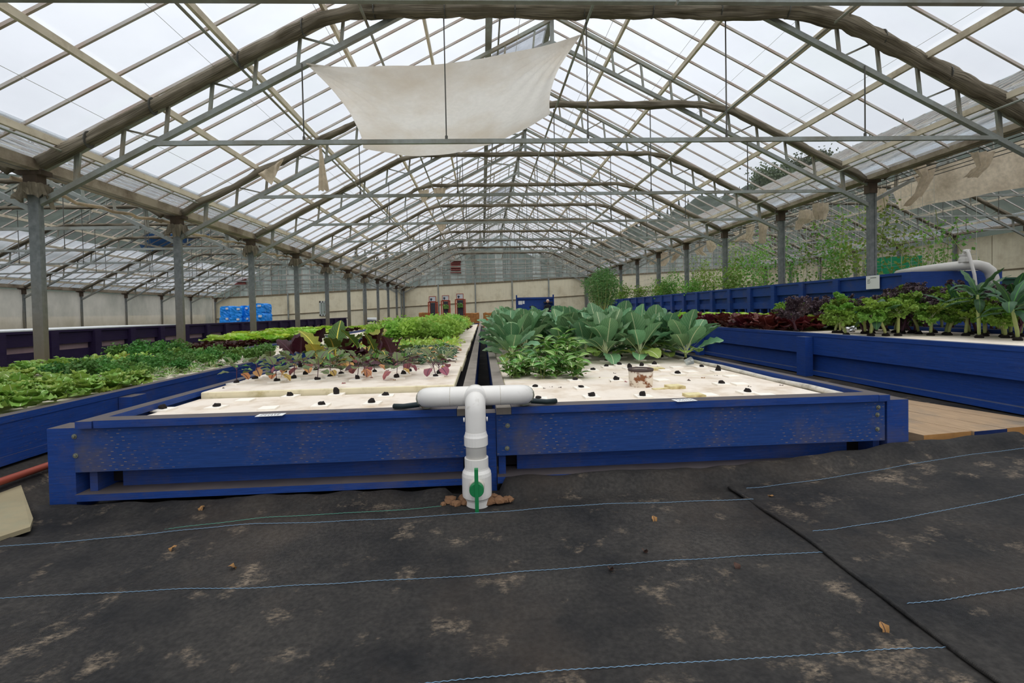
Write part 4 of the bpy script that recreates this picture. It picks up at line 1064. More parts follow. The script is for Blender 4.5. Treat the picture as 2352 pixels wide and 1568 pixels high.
# three red-framed display boards
for i, (xa, xb, yt, ys_, yb_, sx0, sx1) in enumerate(((984, 1005, 681, 693, 731, 986, 1001), (1014, 1034, 679, 690, 729, 1016, 1031), (1046, 1069, 675, 687, 727, 1049, 1064))):
    Yd = 27.5; a, c_ = aty(xa, ys_, Yd), aty(xb, yb_, Yd); s0, s1 = aty(sx0, yt, Yd), aty(sx1, ys_ - 1, Yd)
    lab = ('red-framed dark growing tower with a plain dark panel beneath its picture sign', 'red-framed dark growing tower with a plant between the other two towers', 'tallest red-framed growing tower, nearest the blue booth')[i]
    t_ = thing('growing_tower', lab, 'display board', ((a.x + c_.x) / 2, Yd, 0)); ox = (a.x + c_.x) / 2; zb = gz(ox)
    w = (c_.x - a.x) / 2; zt = a.z
    mb = MB()
    for sx in (-1, 1): mb.box(sx * w - .03, sx * w + .03, -.04, .04, zb, zt); mb.box(sx * (w - .09) - .02, sx * (w - .09) + .02, -.04, .04, zb + .5, zt)
    mb.box(-w, w, -.04, .04, zt - .05, zt); mb.box(-w, w, -.03, .03, zb + .5, zb + .56); mb.obj('frame', 'red_frame', t_)
    MB().box(-w + .07, w - .04, -.03, .03, c_.z, zt - .06).obj('dark_panel', 'screen_dark', t_)
    mb = MB(); mb.box(s0.x - ox, s1.x - ox, -.05, .0, s1.z, s0.z); sgn = mb.obj('sign', 'picture_white', t_)
    mb = MB(); h = s0.z - s1.z
    for (u0, u1, v0, v1) in ((-.04, 1.04, -.06, .04), (-.04, 1.04, .96, 1.06), (-.05, .03, 0, 1), (.97, 1.05, 0, 1)):
        W_ = s1.x - s0.x; mb.box(s0.x - ox + u0 * W_, s0.x - ox + u1 * W_, -.06, -.0, s1.z + v0 * h, s1.z + v1 * h)
    mb.obj('sign_frame', 'red_frame', sgn)
    mb = MB(); W_ = s1.x - s0.x; mb.box(s0.x - ox + .2 * W_, s0.x - ox + .38 * W_, -.056, -.05, s1.z + .1 * h, s1.z + .65 * h); mb.box(s0.x - ox + .12 * W_, s0.x - ox + .5 * W_, -.056, -.05, s1.z + .4 * h, s1.z + .55 * h); mb.obj('picture', 'picture_ink', sgn)
    if i:
        mb = MB()
        for j in range(40): mb.blob((uni(-.14, .16), -.08 - uni(0, .08), zt - .35 + uni(-.14, .1)), (.05, .02, .04), seed=j, sub=0)
        mb.obj('plant', 'mint', t_)
    mb = MB()
    for j in range(6): mb.box(-w + j * w / 2.6, -w + j * w / 2.6 + .08, -.09, -.05, zb, c_.z - .02)
    mb.obj('slat_skirt', 'red_frame', t_)
# straw bales in front of the wall
for i, (xa, xb) in enumerate(((963, 1008), (1010, 1050), (1052, 1100), (1110, 1140))):
    a, c_ = aty(xa, 722, 29.5), aty(xb, 722, 29.5); mb = MB()
    mb.box(-.5, .5, -.2, .2, 0, .42); bm = bmesh.new()
    zt = aty((xa + xb) / 2, 721 - i * .8, 29.5).z
    me = mb.mesh('straw_bale', 'straw'); bm.from_mesh(me); bmesh.ops.subdivide_edges(bm, edges=bm.edges, cuts=5, use_grid_fill=True)
    for v_ in bm.verts: v_.co += Vector((noise.noise(v_.co * 7 + Vector((i, 0, 0))), noise.noise(v_.co * 7 + Vector((0, i, 5))), noise.noise(v_.co * 7 + Vector((9, 0, i))))) * .035
    bm.to_mesh(me); bm.free()
    o = link('straw_bale', me, None, ((a.x + c_.x) / 2, 29.5, gz((a.x + c_.x) / 2) + .0)); o.scale = (c_.x - a.x, 1, max(.4, (zt - gz(a.x)) / .42)); tag(o, 'brown straw bale standing before the cream end wall', 'straw bale', 'straw bales at the end wall')
# blue booth with table, papers and a seated person
Yb_ = 30.0
a, c_ = aty(1187, 684, Yb_), aty(1270, 684, Yb_); bo = thing('booth_wall', 'blue booth wall with papers and a dark shelf before the cream end wall', 'booth', (a.x, Yb_, 0)); W_ = c_.x - a.x; zb = gz(a.x + 1)
MB().box(0, W_, 0, .05, zb, a.z).obj('back_panel', 'blue_paint', bo)
mb = MB(); mb.box(-.06, .02, -.06, .06, zb, a.z + .18); mb.box(W_ - .02, W_ + .06, -.06, .06, zb, c_.z + .22); mb.obj('side_post', 'blue_paint', bo)
MB().box(.0, W_, -.06, .0, a.z - .1, a.z + .02).obj('top_board', 'blue_paint', bo)
MB().box(1.75, W_ - .05, -.22, .0, a.z - .36, a.z - .28).obj('shelf', 'screen_dark', bo)
for (u, w, h, z) in ((.09, .26, .24, .2), (.38, .12, .2, .2)): MB().box(u, u + w, -.012, 0, a.z - z - h, a.z - z).obj('notice', 'paper', bo)
tb = thing('booth_table', 'white-clothed table in front of the blue booth', 'table', (a.x + 1.05, Yb_ - .6, gz(a.x + 1)))
MB().box(-.55, .55, -.35, .35, .72, .75).obj('table_top', 'table_cloth', tb)
mb = MB()
for r in range(24):
    x0_, x1_ = -.56 + 1.12 * r / 24, -.56 + 1.12 * (r + 1) / 24; d0, d1 = .015 * sin(r * 1.9), .015 * sin((r + 1) * 1.9)
    mb.add([(x0_, -.36 + d0, .75), (x1_, -.36 + d1, .75), (x1_, -.37 + d1 * 2, .2), (x0_, -.37 + d0 * 2, .2)], [(0, 1, 2, 3)])
mb.box(-.57, .57, -.37, .37, .75, .757); mb.obj('cloth', 'table_cloth', tb)
for sx in (-1, 1):
    for sy in (-1, 1): MB().box(sx * .5 - .02, sx * .5 + .02, sy * .3 - .02, sy * .3 + .02, 0, .72).obj('leg', 'steel_bar', tb)
zt_ = gz(a.x + 1) + .757
vs_ = thing('spray_lamp', 'small black desk lamp standing on the white booth table', 'lamp', (a.x + .95, Yb_ - .6, zt_))
mb = MB(); mb.lathe([(.09, 0), (.09, .02), (.015, .03), (.015, .32)], 12); mb.obj('stand', 'black_cloth', vs_)
mb = MB(); mb.tube([(-.2, 0, .34), (.0, 0, .4), (.22, 0, .33)], [.05, .07, .04], 8); mb.obj('shade', 'black_cloth', vs_)
mb = MB(); mb.lathe([(.05, 0), (.055, .1), (.02, .14), (.02, .17)], 12); tag(mb.obj('white_jug', 'white_plastic', None, True, (a.x + 1.25, Yb_ - .62, zt_)), 'small white jug on the booth table', 'jug')
mb = MB(); mb.lathe([(.04, 0), (.045, .09), (.03, .1)], 12); tag(mb.obj('white_cup', 'white_plastic', None, True, (a.x + 1.5, Yb_ - .5, zt_)), 'small white cup on the booth table', 'cup')
# person
hp = aty(1258, 691, Yb_ - .35); pg = gz(hp.x)
chair_h = hp.z - .12 - .62
sk_v = [(0, 0, chair_h), (0, 0, chair_h + .22), (0, .01, chair_h + .44), (0, 0, chair_h + .53), (0, -.01, chair_h + .60),
        (-.19, 0, chair_h + .41), (-.24, -.06, chair_h + .17), (-.13, -.24, chair_h + .13), (.19, 0, chair_h + .41), (.24, -.06, chair_h + .17), (.13, -.24, chair_h + .13),
        (-.1, -.02, chair_h - .02), (-.11, -.4, chair_h), (-.11, -.42, pg + .08), (-.11, -.53, pg + .05), (.1, -.02, chair_h - .02), (.11, -.4, chair_h), (.11, -.42, pg + .08), (.11, -.53, pg + .05)]
sk_e = [(0, 1), (1, 2), (2, 3), (3, 4), (2, 5), (5, 6), (6, 7), (2, 8), (8, 9), (9, 10), (0, 11), (11, 12), (12, 13), (13, 14), (0, 15), (15, 16), (16, 17), (17, 18)]
sk_r = [.15, .145, .13, .055, .05, .07, .05, .035, .07, .05, .035, .09, .065, .045, .04, .09, .065, .045, .04]
me = bpy.data.meshes.new('person'); me.from_pydata(sk_v, sk_e, []); me.materials.append(M['black_cloth'])
po = link('person', me, None, (hp.x, hp.y, 0)); sm = po.modifiers.new('skin', 'SKIN'); 
for i, r in enumerate(sk_r): me.skin_vertices[0].data[i].radius = (r, r * .8)
me.skin_vertices[0].data[0].use_root = True
sb = po.modifiers.new('sub', 'SUBSURF'); sb.levels = 1; sb.render_levels = 1
tag(po, 'person with white hair in dark clothes sitting by the blue booth', 'person')
zc_ = hp.z - .0
mb = MB(); mb.blob((0, -.01, zc_ - .02), (.085, .1, .118), seed=1, sub=2, amp=.04)
mb.add([(-.012, -.10, zc_ - .03), (.012, -.10, zc_ - .03), (0, -.128, zc_ - .04), (0, -.10, zc_ + .01)], [(0, 2, 3), (2, 1, 3), (0, 1, 2)])
for sx in (-1, 1): mb.blob((sx * .088, .01, zc_ - .02), (.012, .02, .032), seed=2, sub=1, amp=.05)
hd = mb.obj('head', 'skin', po, True)
mb = MB(); mb.blob((0, .018, zc_ + .03), (.094, .1, .09), seed=3, sub=2, amp=.12); mb.obj('hair', 'hair_white', hd, True)
mb = MB()
for sx in (-1, 1): mb.blob((sx * .032, -.098, zc_ - .005), (.013, .008, .008), seed=1, sub=1, amp=0)
mb.box(-.025, .025, -.107, -.1, zc_ - .078, zc_ - .071); mb.obj('face_marks', 'debris_dark', hd)
for sx in (-1, 1):
    mb = MB(); hx, hy, hz_ = sx * .12, -.27, chair_h + .12
    mb.blob((hx, hy, hz_), (.035, .05, .018), seed=1, sub=1, amp=.1)
    for f_ in range(4): mb.tube([(hx - .027 + f_ * .018, hy - .03, hz_), (hx - .027 + f_ * .018, hy - .075, hz_ - .005), (hx - .027 + f_ * .018, hy - .09 - .008 * (f_ in (1, 2)), hz_ - .02)], .008, 5)
    mb.tube([(hx - sx * .03, hy + .01, hz_), (hx - sx * .055, hy - .03, hz_ - .005)], .009, 5); mb.obj('hand', 'skin', po, True)
ch = thing('stool', 'plain dark stool under the person at the blue booth', 'stool', (hp.x, hp.y, pg))
MB().box(-.2, .2, -.2, .2, chair_h - pg - .16, chair_h - pg - .1).obj('seat', 'screen_dark', ch)
for sx in (-1, 1):
    for sy in (-1, 1): MB().box(sx * .17 - .015, sx * .17 + .015, sy * .17 - .015, sy * .17 + .015, 0, chair_h - pg - .15).obj('leg', 'screen_dark', ch)

# blue wrapped cartons stacked in the left bay
Yt = 22.5
def carton(xa, xb, yt, yb_, dy, lab):
    a, c_ = aty(xa, yt, Yt + dy), aty(xb, yb_, Yt + dy); mb = MB(); w, h = (c_.x - a.x) / 2, a.z - c_.z
    def pt_(u, v, s_): return None
    bm = bmesh.new(); bmesh.ops.create_cube(bm, size=1.0)
    bmesh.ops.subdivide_edges(bm, edges=bm.edges, cuts=5, use_grid_fill=True)
    for v_ in bm.verts:
        n3 = Vector((noise.noise(v_.co * 5 + Vector((xa, 0, yt))), noise.noise(v_.co * 5 + Vector((0, xa, yt))), noise.noise(v_.co * 5 + Vector((yt, 0, xa)))))
        v_.co = v_.co + n3 * .05
        if abs(v_.co.x) > .42 and abs(v_.co.z) > .42: v_.co *= .93
    me = bpy.data.meshes.new('wrapped_carton'); bm.to_mesh(me); bm.free(); me.materials.append(M['tarp_blue'])
    t_ = link('wrapped_carton', me, None, ((a.x + c_.x) / 2, Yt + dy, c_.z + h / 2)); t_.scale = (2 * w * .95, .8, h * .97)
    tag(t_, lab, 'carton', 'blue wrapped cartons in the left bay')
    MB().box(.12, .34, -.56, -.5, .18, .36).obj('paper_label', 'tarp_label', t_)
for (xa, xb, yt, yb_, dy) in ((515, 540, 703, 727, .2), (537, 567, 704, 728, 0), (560, 584, 702, 727, .2), (580, 616, 697, 720, -.1), (514, 541, 726, 750, .2), (538, 566, 727, 752, 0), (562, 586, 726, 750, .2), (582, 618, 719, 748, -.1)):
    carton(xa, xb, yt, yb_, dy, 'crumpled bright blue wrapped carton in the stack behind the purple tanks')
pl_ = thing('pallet_bench', 'low bench carrying the blue wrapped cartons behind the purple tanks', 'bench', (aty(566, 750, Yt).x, Yt, 0)); zb = gz(-12)
zt_ = aty(566, 751, Yt).z
MB().box(-1.15, 1.15, -.5, .6, zt_ - .08, zt_).obj('deck', 'plank_wood', pl_)
for sx in (-1, 0, 1): MB().box(sx * 1.0 - .05, sx * 1.0 + .05, -.45, .55, zb, zt_ - .08).obj('bearer', 'plank_wood', pl_)

# white drum on a stand near the far end
p_ = aty(852, 733, 24.0); t_ = thing('drum_stand', 'white pipe drum lying on a dark stand beyond the purple tanks', 'drum', (p_.x, 24, 0)); zb = gz(p_.x)
mb = MB(); mb.tube([(-.28, 0, p_.z), (.28, 0, p_.z)], .09, 14); mb.obj('drum', 'white_plastic', t_, True)
mb = MB()
for sx in (-.2, .2): mb.box(sx - .015, sx + .015, -.1, .1, zb, p_.z - .08)
mb.box(-.28, .28, -.1, .1, p_.z - .14, p_.z - .09); mb.obj('stand', 'screen_dark', t_)

# ================================================================== RIGHT: PIPES, SIGN, GREEN NET
TZ = 1.535
tp = thing('tank_pipe', 'fat white pipe bending down over the end of the blue tank', 'pipe', (7.0, 7.0, 0))
def lp(px, py, Y): 
    q = aty(px, py, Y); return (q.x - 7.0, q.y - 7.0, q.z)
def lz(px, py, z=1.612):
    q = atz(px, py, z); return (q.x - 7.0, q.y - 7.0, q.z)
tee = lz(2215, 609)
mb = MB(); mb.tube([lz(2064, 629), lz(2105, 622), lz(2160, 615), tee, lp(2243, 608, 6.93), lp(2262, 613, 6.90), lp(2274, 622, 6.88), lp(2280, 638, 6.88), lp(2280, 700, 6.88)], .078, 16); mb.obj('main_pipe', 'pvc', tp, True)
mb = MB(); mb.lathe([(.072, .05), (.072, .11), (.06, .12), (.06, .15), (.068, .155), (.068, .18)], 16, tee); mb.obj('tee_cap', 'pvc', tp, False)
Yt_ = tee[1] + 7.0
mb = MB(); mb.tube([(tee[0], tee[1], tee[2] + .16), lp(2213, 583, Yt_), lp(2216, 577, Yt_ - .03), lp(2220, 575, Yt_ - .06), lp(2224, 579, Yt_ - .12), lp(2238, 630, 6.78), lp(2245, 690, 6.74)], .022, 10); mb.obj('riser', 'pvc', tp, True)
mb = MB(); mb.tube([lp(2215, 577, Yt_ - .02), lp(2225, 576, Yt_ - .1)], .03, 10); mb.obj('elbow_cap', 'pvc', tp, True)
q = atx(2005, 648, 6.988); sg = thing('paper_sign', 'white printed notice pinned on the blue tank boards', 'sign', (6.988, q.y, q.z))
hh = abs(atx(2005, 663, 6.93).z - atx(2005, 632, 6.93).z) / 2; ww = abs(atx(1990, 648, 6.93).y - atx(2021, 648, 6.93).y) / 2
MB().box(-.006, .0, -ww, ww, -hh, hh).obj('sheet', 'paper', sg)
mb = MB(); mb.box(-.008, -.006, -ww * .55, ww * .35, hh * .62, hh * .7)
for i, l_ in enumerate((.45, .35, .5, .4)): mb.box(-.008, -.006, ww * (.8 - l_), ww * .8, hh * (.4 - .18 * i), hh * (.45 - .18 * i))
mb.obj('print', 'ink', sg)
# green netting behind the vines
a, c_ = aty(1988, 590, 16.5), aty(2121, 625, 16.5)
gn = thing('green_screen', 'bright green shade netting stretched behind the vine trellis', 'netting', ((a.x + c_.x) / 2, 16.5, 0)); w = (c_.x - a.x) / 2
mb = MB(); mb.grid(lambda u, v: ((v - .5) * 2 * w, .05 * sin(v * 14), c_.z - .5 + (a.z - c_.z + .5 + .08 * (v - .5)) * u), 6, 30); mb.obj('net', 'green_net', gn, True)
for sx in (-1, 0, 1): MB().box(sx * w - .03, sx * w + .03, .06, .12, gz(a.x) - .05, a.z + .03).obj('stake', 'steel_bar', gn)
p0_, p1_ = aty(2290, 640, 12.0), aty(2500, 640, 12.0)
ds = thing('green_tank', 'dark green tank side beyond the kale near the side wall', 'tank', ((p0_.x + p1_.x) / 2, 12, 0)); w = (p1_.x - p0_.x) / 2
MB().box(-w, w, 0, .6, gz(p0_.x), p0_.z).obj('tank_side', 'dark_green', ds); MB().box(-w - .03, w, -.04, .64, p0_.z - .02, p0_.z + .03).obj('tank_rim', 'dark_green', ds)
# row of green stakes beyond the blue tanks
for i, px in enumerate((1549, 1608, 1620, 1639, 1665)):
    p_ = atx(px, 650, 9.6); mb = MB(); mb.tube([(0, 0, gz(9.6)), (0, 0, p_.z), (.0, 0, p_.z + .05)], [.04, .04, .02], 8); tag(mb.obj('green_stake', 'dark_green', None, False, (9.6, p_.y, 0)), 'dark green round-topped stake behind the blue tanks', 'stake', 'green stakes behind the blue tanks')

# ================================================================== PLANTS
def leaf(L, W, pet=.25, bend=.8, cup=.15, ruf=0.0, rf=4, pw_=.9, pb=.6, nu=9, rib=.006, seed=0, cols=(.3, .65, 1.0), petw=.005, twist=0.0):
    cs = [-c for c in reversed(cols)] + ['a', 'b'] + list(cols)
    vs, fs, mi, uv = [], [], [], []
    y = z = 0.0; ang = 0.0; nc = len(cs)
    npet = 3 if pet > .05 else 0
    ts = [pet * i / npet for i in range(npet)] + [pet + (1 - pet) * i / nu for i in range(nu + 1)]
    prev = 0.0
    for k, t_ in enumerate(ts):
        d = (t_ - prev) * L; prev = t_
        ang = -bend * t_ ** 1.5
        y += d * cos(ang); z += d * sin(ang)
        s_ = max(0, (t_ - pet) / (1 - pet))
        w = W / 2 * (max(0.0, sin(pi * min(.985, max(s_, .0)) ** pw_)) ** pb) if s_ > 0 else 0
        w = max(w, petw)
        rw = min(w * .9, rib * (1 - .75 * s_) + .0012)
        tw = twist * t_
        for c in cs:
            x = -rw if c == 'a' else (rw if c == 'b' else c * w)
            if c not in ('a', 'b') and abs(x) < rw: x = rw * 1.02 * (1 if x > 0 else -1)
            f = abs(x) / (W / 2 + 1e-6)
            dz = cup * f * f * W / 2
            if ruf and s_ > 0:
                dz += ruf * f ** 1.5 * sin(rf * 2 * pi * s_ + (1.7 if x > 0 else 0) + seed) + ruf * .6 * f * noise.noise(Vector((s_ * 6, x * 40, seed)))
            px_ = x * cos(tw); pz_ = x * sin(tw)
            vs.append((px_, y - dz * sin(ang), z + dz * cos(ang) + pz_)); uv.append((.5 + .5 * (x / (w if w > 1e-4 else 1)), max(.001, s_)))
    for k in range(len(ts) - 1):
        for j in range(nc - 1):
            a = k * nc + j; fs.append((a, a + 1, a + nc + 1, a + nc))
            mi.append(1 if (j == nc // 2 - 1 or ts[k] < pet - 1e-6) else 0)
    return vs, fs, mi, uv
def leafmesh(name, mats, **kw):
    mb = MB(); vs, fs, mi, uv = leaf(**kw); mb.add(vs, fs, mi, uv); return mb.mesh(name, mats, True)
def orient(az, el, roll=0.0): return Matrix.Rotation(az, 4, 'Z') @ Matrix.Rotation(el, 4, 'X') @ Matrix.Rotation(roll, 4, 'Y')
VC = {}
def put(me, par, loc, az, el, sc=1.0, roll=0.0, name='leaf', guard=None):
    """hang a leaf on a plant; it is lifted until it clears the raft (and the rims at guard=(xmin, xmax, rim height))"""
    if me not in VC: VC[me] = [v.co.copy() for v in me.vertices]
    ca, sa = cos(par.rotation_euler[2]), sin(par.rotation_euler[2])
    for _ in range(24):
        mx = Matrix.Translation(loc) @ orient(az, el, roll) @ Matrix.Scale(sc, 4); ok = True
        for v in VC[me]:
            w = mx @ v
            lim = .004
            if guard:
                wx = par.location.x + ca * w.x - sa * w.y
                if not (guard[0] < wx < guard[1]): lim = guard[2]
            if w.z < lim: ok = False; break
        if ok or el > 1.45: break
        el += .07
    o = bpy.data.objects.new(name, me); COL.objects.link(o); o.parent = par
    o.matrix_local = Matrix.Translation(loc) @ orient(az, el, roll) @ Matrix.Scale(sc, 4); return o
def merged(name, mats, specs, extra=None, rim=None):
    """specs: list of (leaf kwargs, loc, az, el, scale, material offset)"""
    mb = MB(); cache = {}
    for (kw, loc, az, el, sc, mo) in specs:
        key = tuple(sorted(kw.items()))
        if key not in cache: cache[key] = leaf(**kw)
        vs, fs, mi, uv = cache[key]
        for _ in range(26):
            mx = Matrix.Translation(loc) @ orient(az, el) @ Matrix.Scale(sc, 4); ok = True
            for v in vs:
                w = mx @ Vector(v)
                if w.z < (rim if (rim and w.x * w.x + w.y * w.y > .0081) else .004): ok = False; break
            if ok or el > 1.45: break
            el += .06
        mb.add(vs, fs, [m_ + mo for m_ in mi], uv, Matrix.Translation(loc) @ orient(az, el) @ Matrix.Scale(sc, 4))
    if extra: extra(mb)
    return mb.mesh(name, mats, True)
GA = 2.39996

# ---- collards
COLL = [leafmesh('leaf', ['collard', 'rib_pale'], L=.42, W=.195, pet=.28, bend=b_, cup=c_, ruf=.012, rf=4, pw_=1.25, pb=.5, rib=.0048, seed=i, petw=.006) for i, (b_, c_) in enumerate(((.35, .35), (.8, .3), (1.2, .2), (.15, .45), (.55, -.15)))]
COLL2 = [leafmesh('leaf', ['collard_light', 'rib_pale'], L=.38, W=.17, pet=.32, bend=b_, cup=.2, ruf=.014, rf=4, pw_=1.2, pb=.5, rib=.005, seed=i + 7) for i, b_ in enumerate((.7, 1.3))]
stemC = MB().tube([(0, 0, 0), (.01, 0, .06), (.0, .01, .13)], [.012, .014, .018], 8).mesh('stem', 'stem_green', True)
def collard(x, y, z, sc=1.0, parts=True):
    t_ = thing('collard_plant', 'tall collard plant with broad blue-green leaves and pale midribs', 'collard', (x, y, z), uni(0, 6.28), 'collards in the standpipe bed')
    n_ = RND.randint(18, 22)
    link('stem', stemC, t_)
    for i in range(n_):
        f = i / (n_ - 1); el = radians(18 + 62 * f + uni(-12, 12)); az = i * GA + uni(-.4, .4)
        lm = RND.choice(COLL2) if (f < .3 and uni(0, 1) < .55) else RND.choice(COLL)
        put(lm, t_, (cos(az + pi / 2) * .012, sin(az + pi / 2) * .012, .06 + .07 * f), az, el, sc * (.92 + .3 * f + uni(-.1, .1)), uni(-.35, .35), guard=(.17, 2.24, .064))
    link('insert', ins_me, t_); link('plug', plug_me[0], t_, (0, 0, .012)); return t_
for (px, py) in ((1392, 830), (1470, 828), (1520, 822), (1600, 827)):
    p = atz(px, py, ZR); t_ = collard(p.x - (.12 if px == 1600 else 0), p.y, ZR, .96)
    t_['label'] = {1392: 'front-row collard beside the tallest bushy herbs', 1470: 'front-row collard directly behind the rusty standpipe', 1520: 'front-row collard between the standpipe one and the rim one', 1600: 'front-row collard spreading over the rim by the walkway path'}[px]
r = 0; yy = 5.55
while yy < 10.2:
    for c_ in range(5):
        x = .36 + .43 * c_ + (.2 if r % 2 else 0) + uni(-.05, .05)
        if x > 2.22 or (yy < 5.75 and x < .75): continue
        collard(x, yy + uni(-.06, .06), ZR, 1.0 + uni(-.06, .10))
    yy += .43; r += 1
p = atz(1130, 812, ZR)
collard(.33, 5.35, ZR, .9)

# ---- mint and tomato-leaf plants before the collards
MINT = [leafmesh('leaf', ['mint', 'rib_pale'], L=.085, W=.05, pet=.12, bend=.5, cup=.2, ruf=.004, rf=6, pw_=.8, pb=.8, nu=6, rib=.0016, seed=i, petw=.0015, cols=(.5, 1.0)) for i in range(3)]
def herb(px, py, h, nst, sc, label):
    p = atz(px, py, ZR); t_ = thing('herb_plant', label, 'herb', (p.x, p.y, ZR), uni(0, 6), 'bushy herbs before the collards')
    for s_ in range(nst):
        a = s_ * GA; lean = uni(.1, .45); hh = h * uni(.6, 1.0); d = Vector((cos(a) * lean, sin(a) * lean, 1)).normalized()
        b0_ = Vector((cos(a) * .02, sin(a) * .02, 0)); mb = MB(); mb.tube([b0_, b0_ + d * hh * .5, b0_ + d * hh + Vector((0, 0, .01))], [.004, .0035, .002], 5); mb.obj('stem', 'stem_green', t_)
        k = max(4, int(hh / .042))
        for i in range(1, k + 1):
            q = b0_ + d * hh * (i / k)
            for side in (0, 1):
                put(RND.choice(MINT), t_, q, a + side * pi + (i % 2) * pi / 2 + uni(-.3, .3), uni(-.1, .7), sc * uni(1.0, 1.45), uni(-.3, .3), guard=(.17, 2.24, .06))
for (px, py, h, n_, sc) in ((1165, 868, .17, 6, .95), (1205, 862, .15, 7, 1.0), (1245, 868, .16, 6, 1.0), (1285, 862, .24, 7, 1.15), (1322, 868, .20, 6, 1.1), (1270, 846, .34, 6, 1.3), (1310, 845, .36, 6, 1.35), (1185, 848, .26, 5, 1.0), (1228, 848, .2, 5, 1.0)):
    herb(max(px, 1178), py, h, n_, sc, 'bushy green herb with serrated leaves rooted in the raft before the collards')

# ---- red-stemmed seedlings
SEED = [leafmesh('leaf', [m_, 'stem_purple'], L=l_, W=w_, pet=.38, bend=b_, cup=.2, ruf=.004, rf=4, pw_=.85, pb=.6, nu=6, rib=.002, seed=i, petw=.0018, cols=(.5, 1.0))
        for i, (m_, l_, w_, b_) in enumerate((('beet_green', .10, .055, .5), ('beet_green', .12, .06, .9), ('mint', .09, .04, .6), ('orange_leaf', .09, .05, 1.3), ('beet_pink', .11, .06, 1.2), ('chard_maroon', .11, .06, 1.0)))]
ZR2 = ZR + .045
def seedling(px, py, kind):
    p = atz(px, py, ZR2 + .01)
    lab = {'g': 'small leafy seedling with green leaves on a thin stem in the raised raft', 'p': 'small seedling with purple stem and reddish leaves in the raised raft', 'b': 'bare branching purple seedling with few leaves in the raised raft'}[kind]
    t_ = thing('seedling', lab, 'seedling', (p.x, p.y, ZR2), uni(0, 6), {'g': 'green-leaved seedlings', 'p': 'red-leaved seedlings', 'b': 'bare branching seedlings'}[kind])
    link('insert', ins_me, t_); o = link('plug', RND.choice(plug_me), t_, (0, 0, .016))
    h = uni(.09, .13); dx, dy = uni(-.02, .02), uni(-.015, .015)
    mb = MB(); mb.tube([(0, 0, .02), (dx * .5, dy * .5, h * .5), (dx, dy, h)], [.0035, .003, .003], 6)
    if kind == 'b':
        for i in range(8):
            a = i * GA; q = (dx, dy, h * (.6 + .05 * i)); mb.tube([q, (q[0] + cos(a) * .045, q[1] + sin(a) * .045, q[2] + .05)], [.002, .0012], 4)
    mb.obj('stem', 'stem_purple', t_)
    n_ = 3 if kind == 'b' else RND.randint(7, 10)
    for i in range(n_):
        f = i / max(1, n_ - 1); lm = SEED[RND.choice((0, 0, 1, 2, 2, 0) if kind == 'g' else (0, 1, 4, 5, 0))] if f < .6 else SEED[RND.choice((0, 2, 1))]
        if f < .2: lm = SEED[RND.choice((3, 0)) if kind == 'g' else RND.choice((3, 4))]
        put(lm, t_, (dx, dy, h * (.75 + .3 * f)), i * GA, radians(0 + 65 * f), uni(1.1, 1.6), uni(-.4, .4))
for (px, py, kd) in ((543, 879, 'g'), (586, 870, 'g'), (623, 864, 'g'), (636, 875, 'g'), (675, 869, 'g'), (702, 860, 'p'), (729, 872, 'g'), (758, 864, 'g'), (783, 858, 'g'), (821, 870, 'p'), (841, 862, 'p'), (861, 854, 'p'), (911, 867, 'p'), (926, 859, 'p'), (940, 853, 'b'), (1001, 864, 'b'), (1009, 858, 'b'), (1015, 853, 'p'), (655, 855, 'p'), (725, 850, 'g'), (800, 850, 'p')):
    seedling(px, py, kd)

# ---- chard
CHARD = {k: [leafmesh('leaf', [m_, s_], L=.36, W=.17, pet=.35, bend=b_, cup=.2, ruf=.018, rf=4, pw_=.8, pb=.6, rib=.007, seed=i, petw=.006) for i, b_ in enumerate((.4, .9, 1.6))]
         for k, (m_, s_) in dict(m=('chard_maroon', 'stem_purple'), y=('chard_yellow', 'stem_yellow'), g=('chard_green', 'stem_yellow')).items()}
def chard(px, py, mix, n_, sc, lab):
    p = atz(px, py, ZR2); t_ = thing('chard_plant', lab, 'chard', (p.x, p.y, ZR2), uni(0, 6), 'chard plants behind the seedlings')
    for i in range(n_):
        f = i / max(1, n_ - 1); put(RND.choice(CHARD[mix[i % len(mix)]]), t_, (0, 0, .02 + .02 * f), i * GA + uni(-.3, .3), radians(25 + 55 * f + uni(-8, 8)), sc * uni(.95, 1.35), uni(-.3, .3), guard=(-2.06, -.18, .02))
    link('plug', plug_me[1], t_, (0, 0, .012))
for (px, py, mx, n_, sc, l_) in ((690, 842, 'm', 5, .95, 'dark maroon chard standing behind the seedlings'), (738, 845, 'yg', 5, 1.0, 'yellowing chard with a broad sagging leaf behind the seedlings'), (770, 832, 'g', 7, 1.0, 'glossy green chard among the maroon ones'), (800, 826, 'gm', 7, .95, 'green and maroon chard clump beside the seedlings'), (838, 834, 'gmy', 8, 1.05, 'tall mixed green and maroon chard behind the seedlings'), (868, 838, 'mg', 7, 1.0, 'maroon chard with green inner leaves behind the seedlings'), (905, 842, 'm', 4, .8, 'low dark maroon chard drooping onto the raft'), (720, 826, 'm', 5, .9, 'dark maroon chard standing behind the yellowing one')):
    chard(px, py, mx, n_, sc, l_)

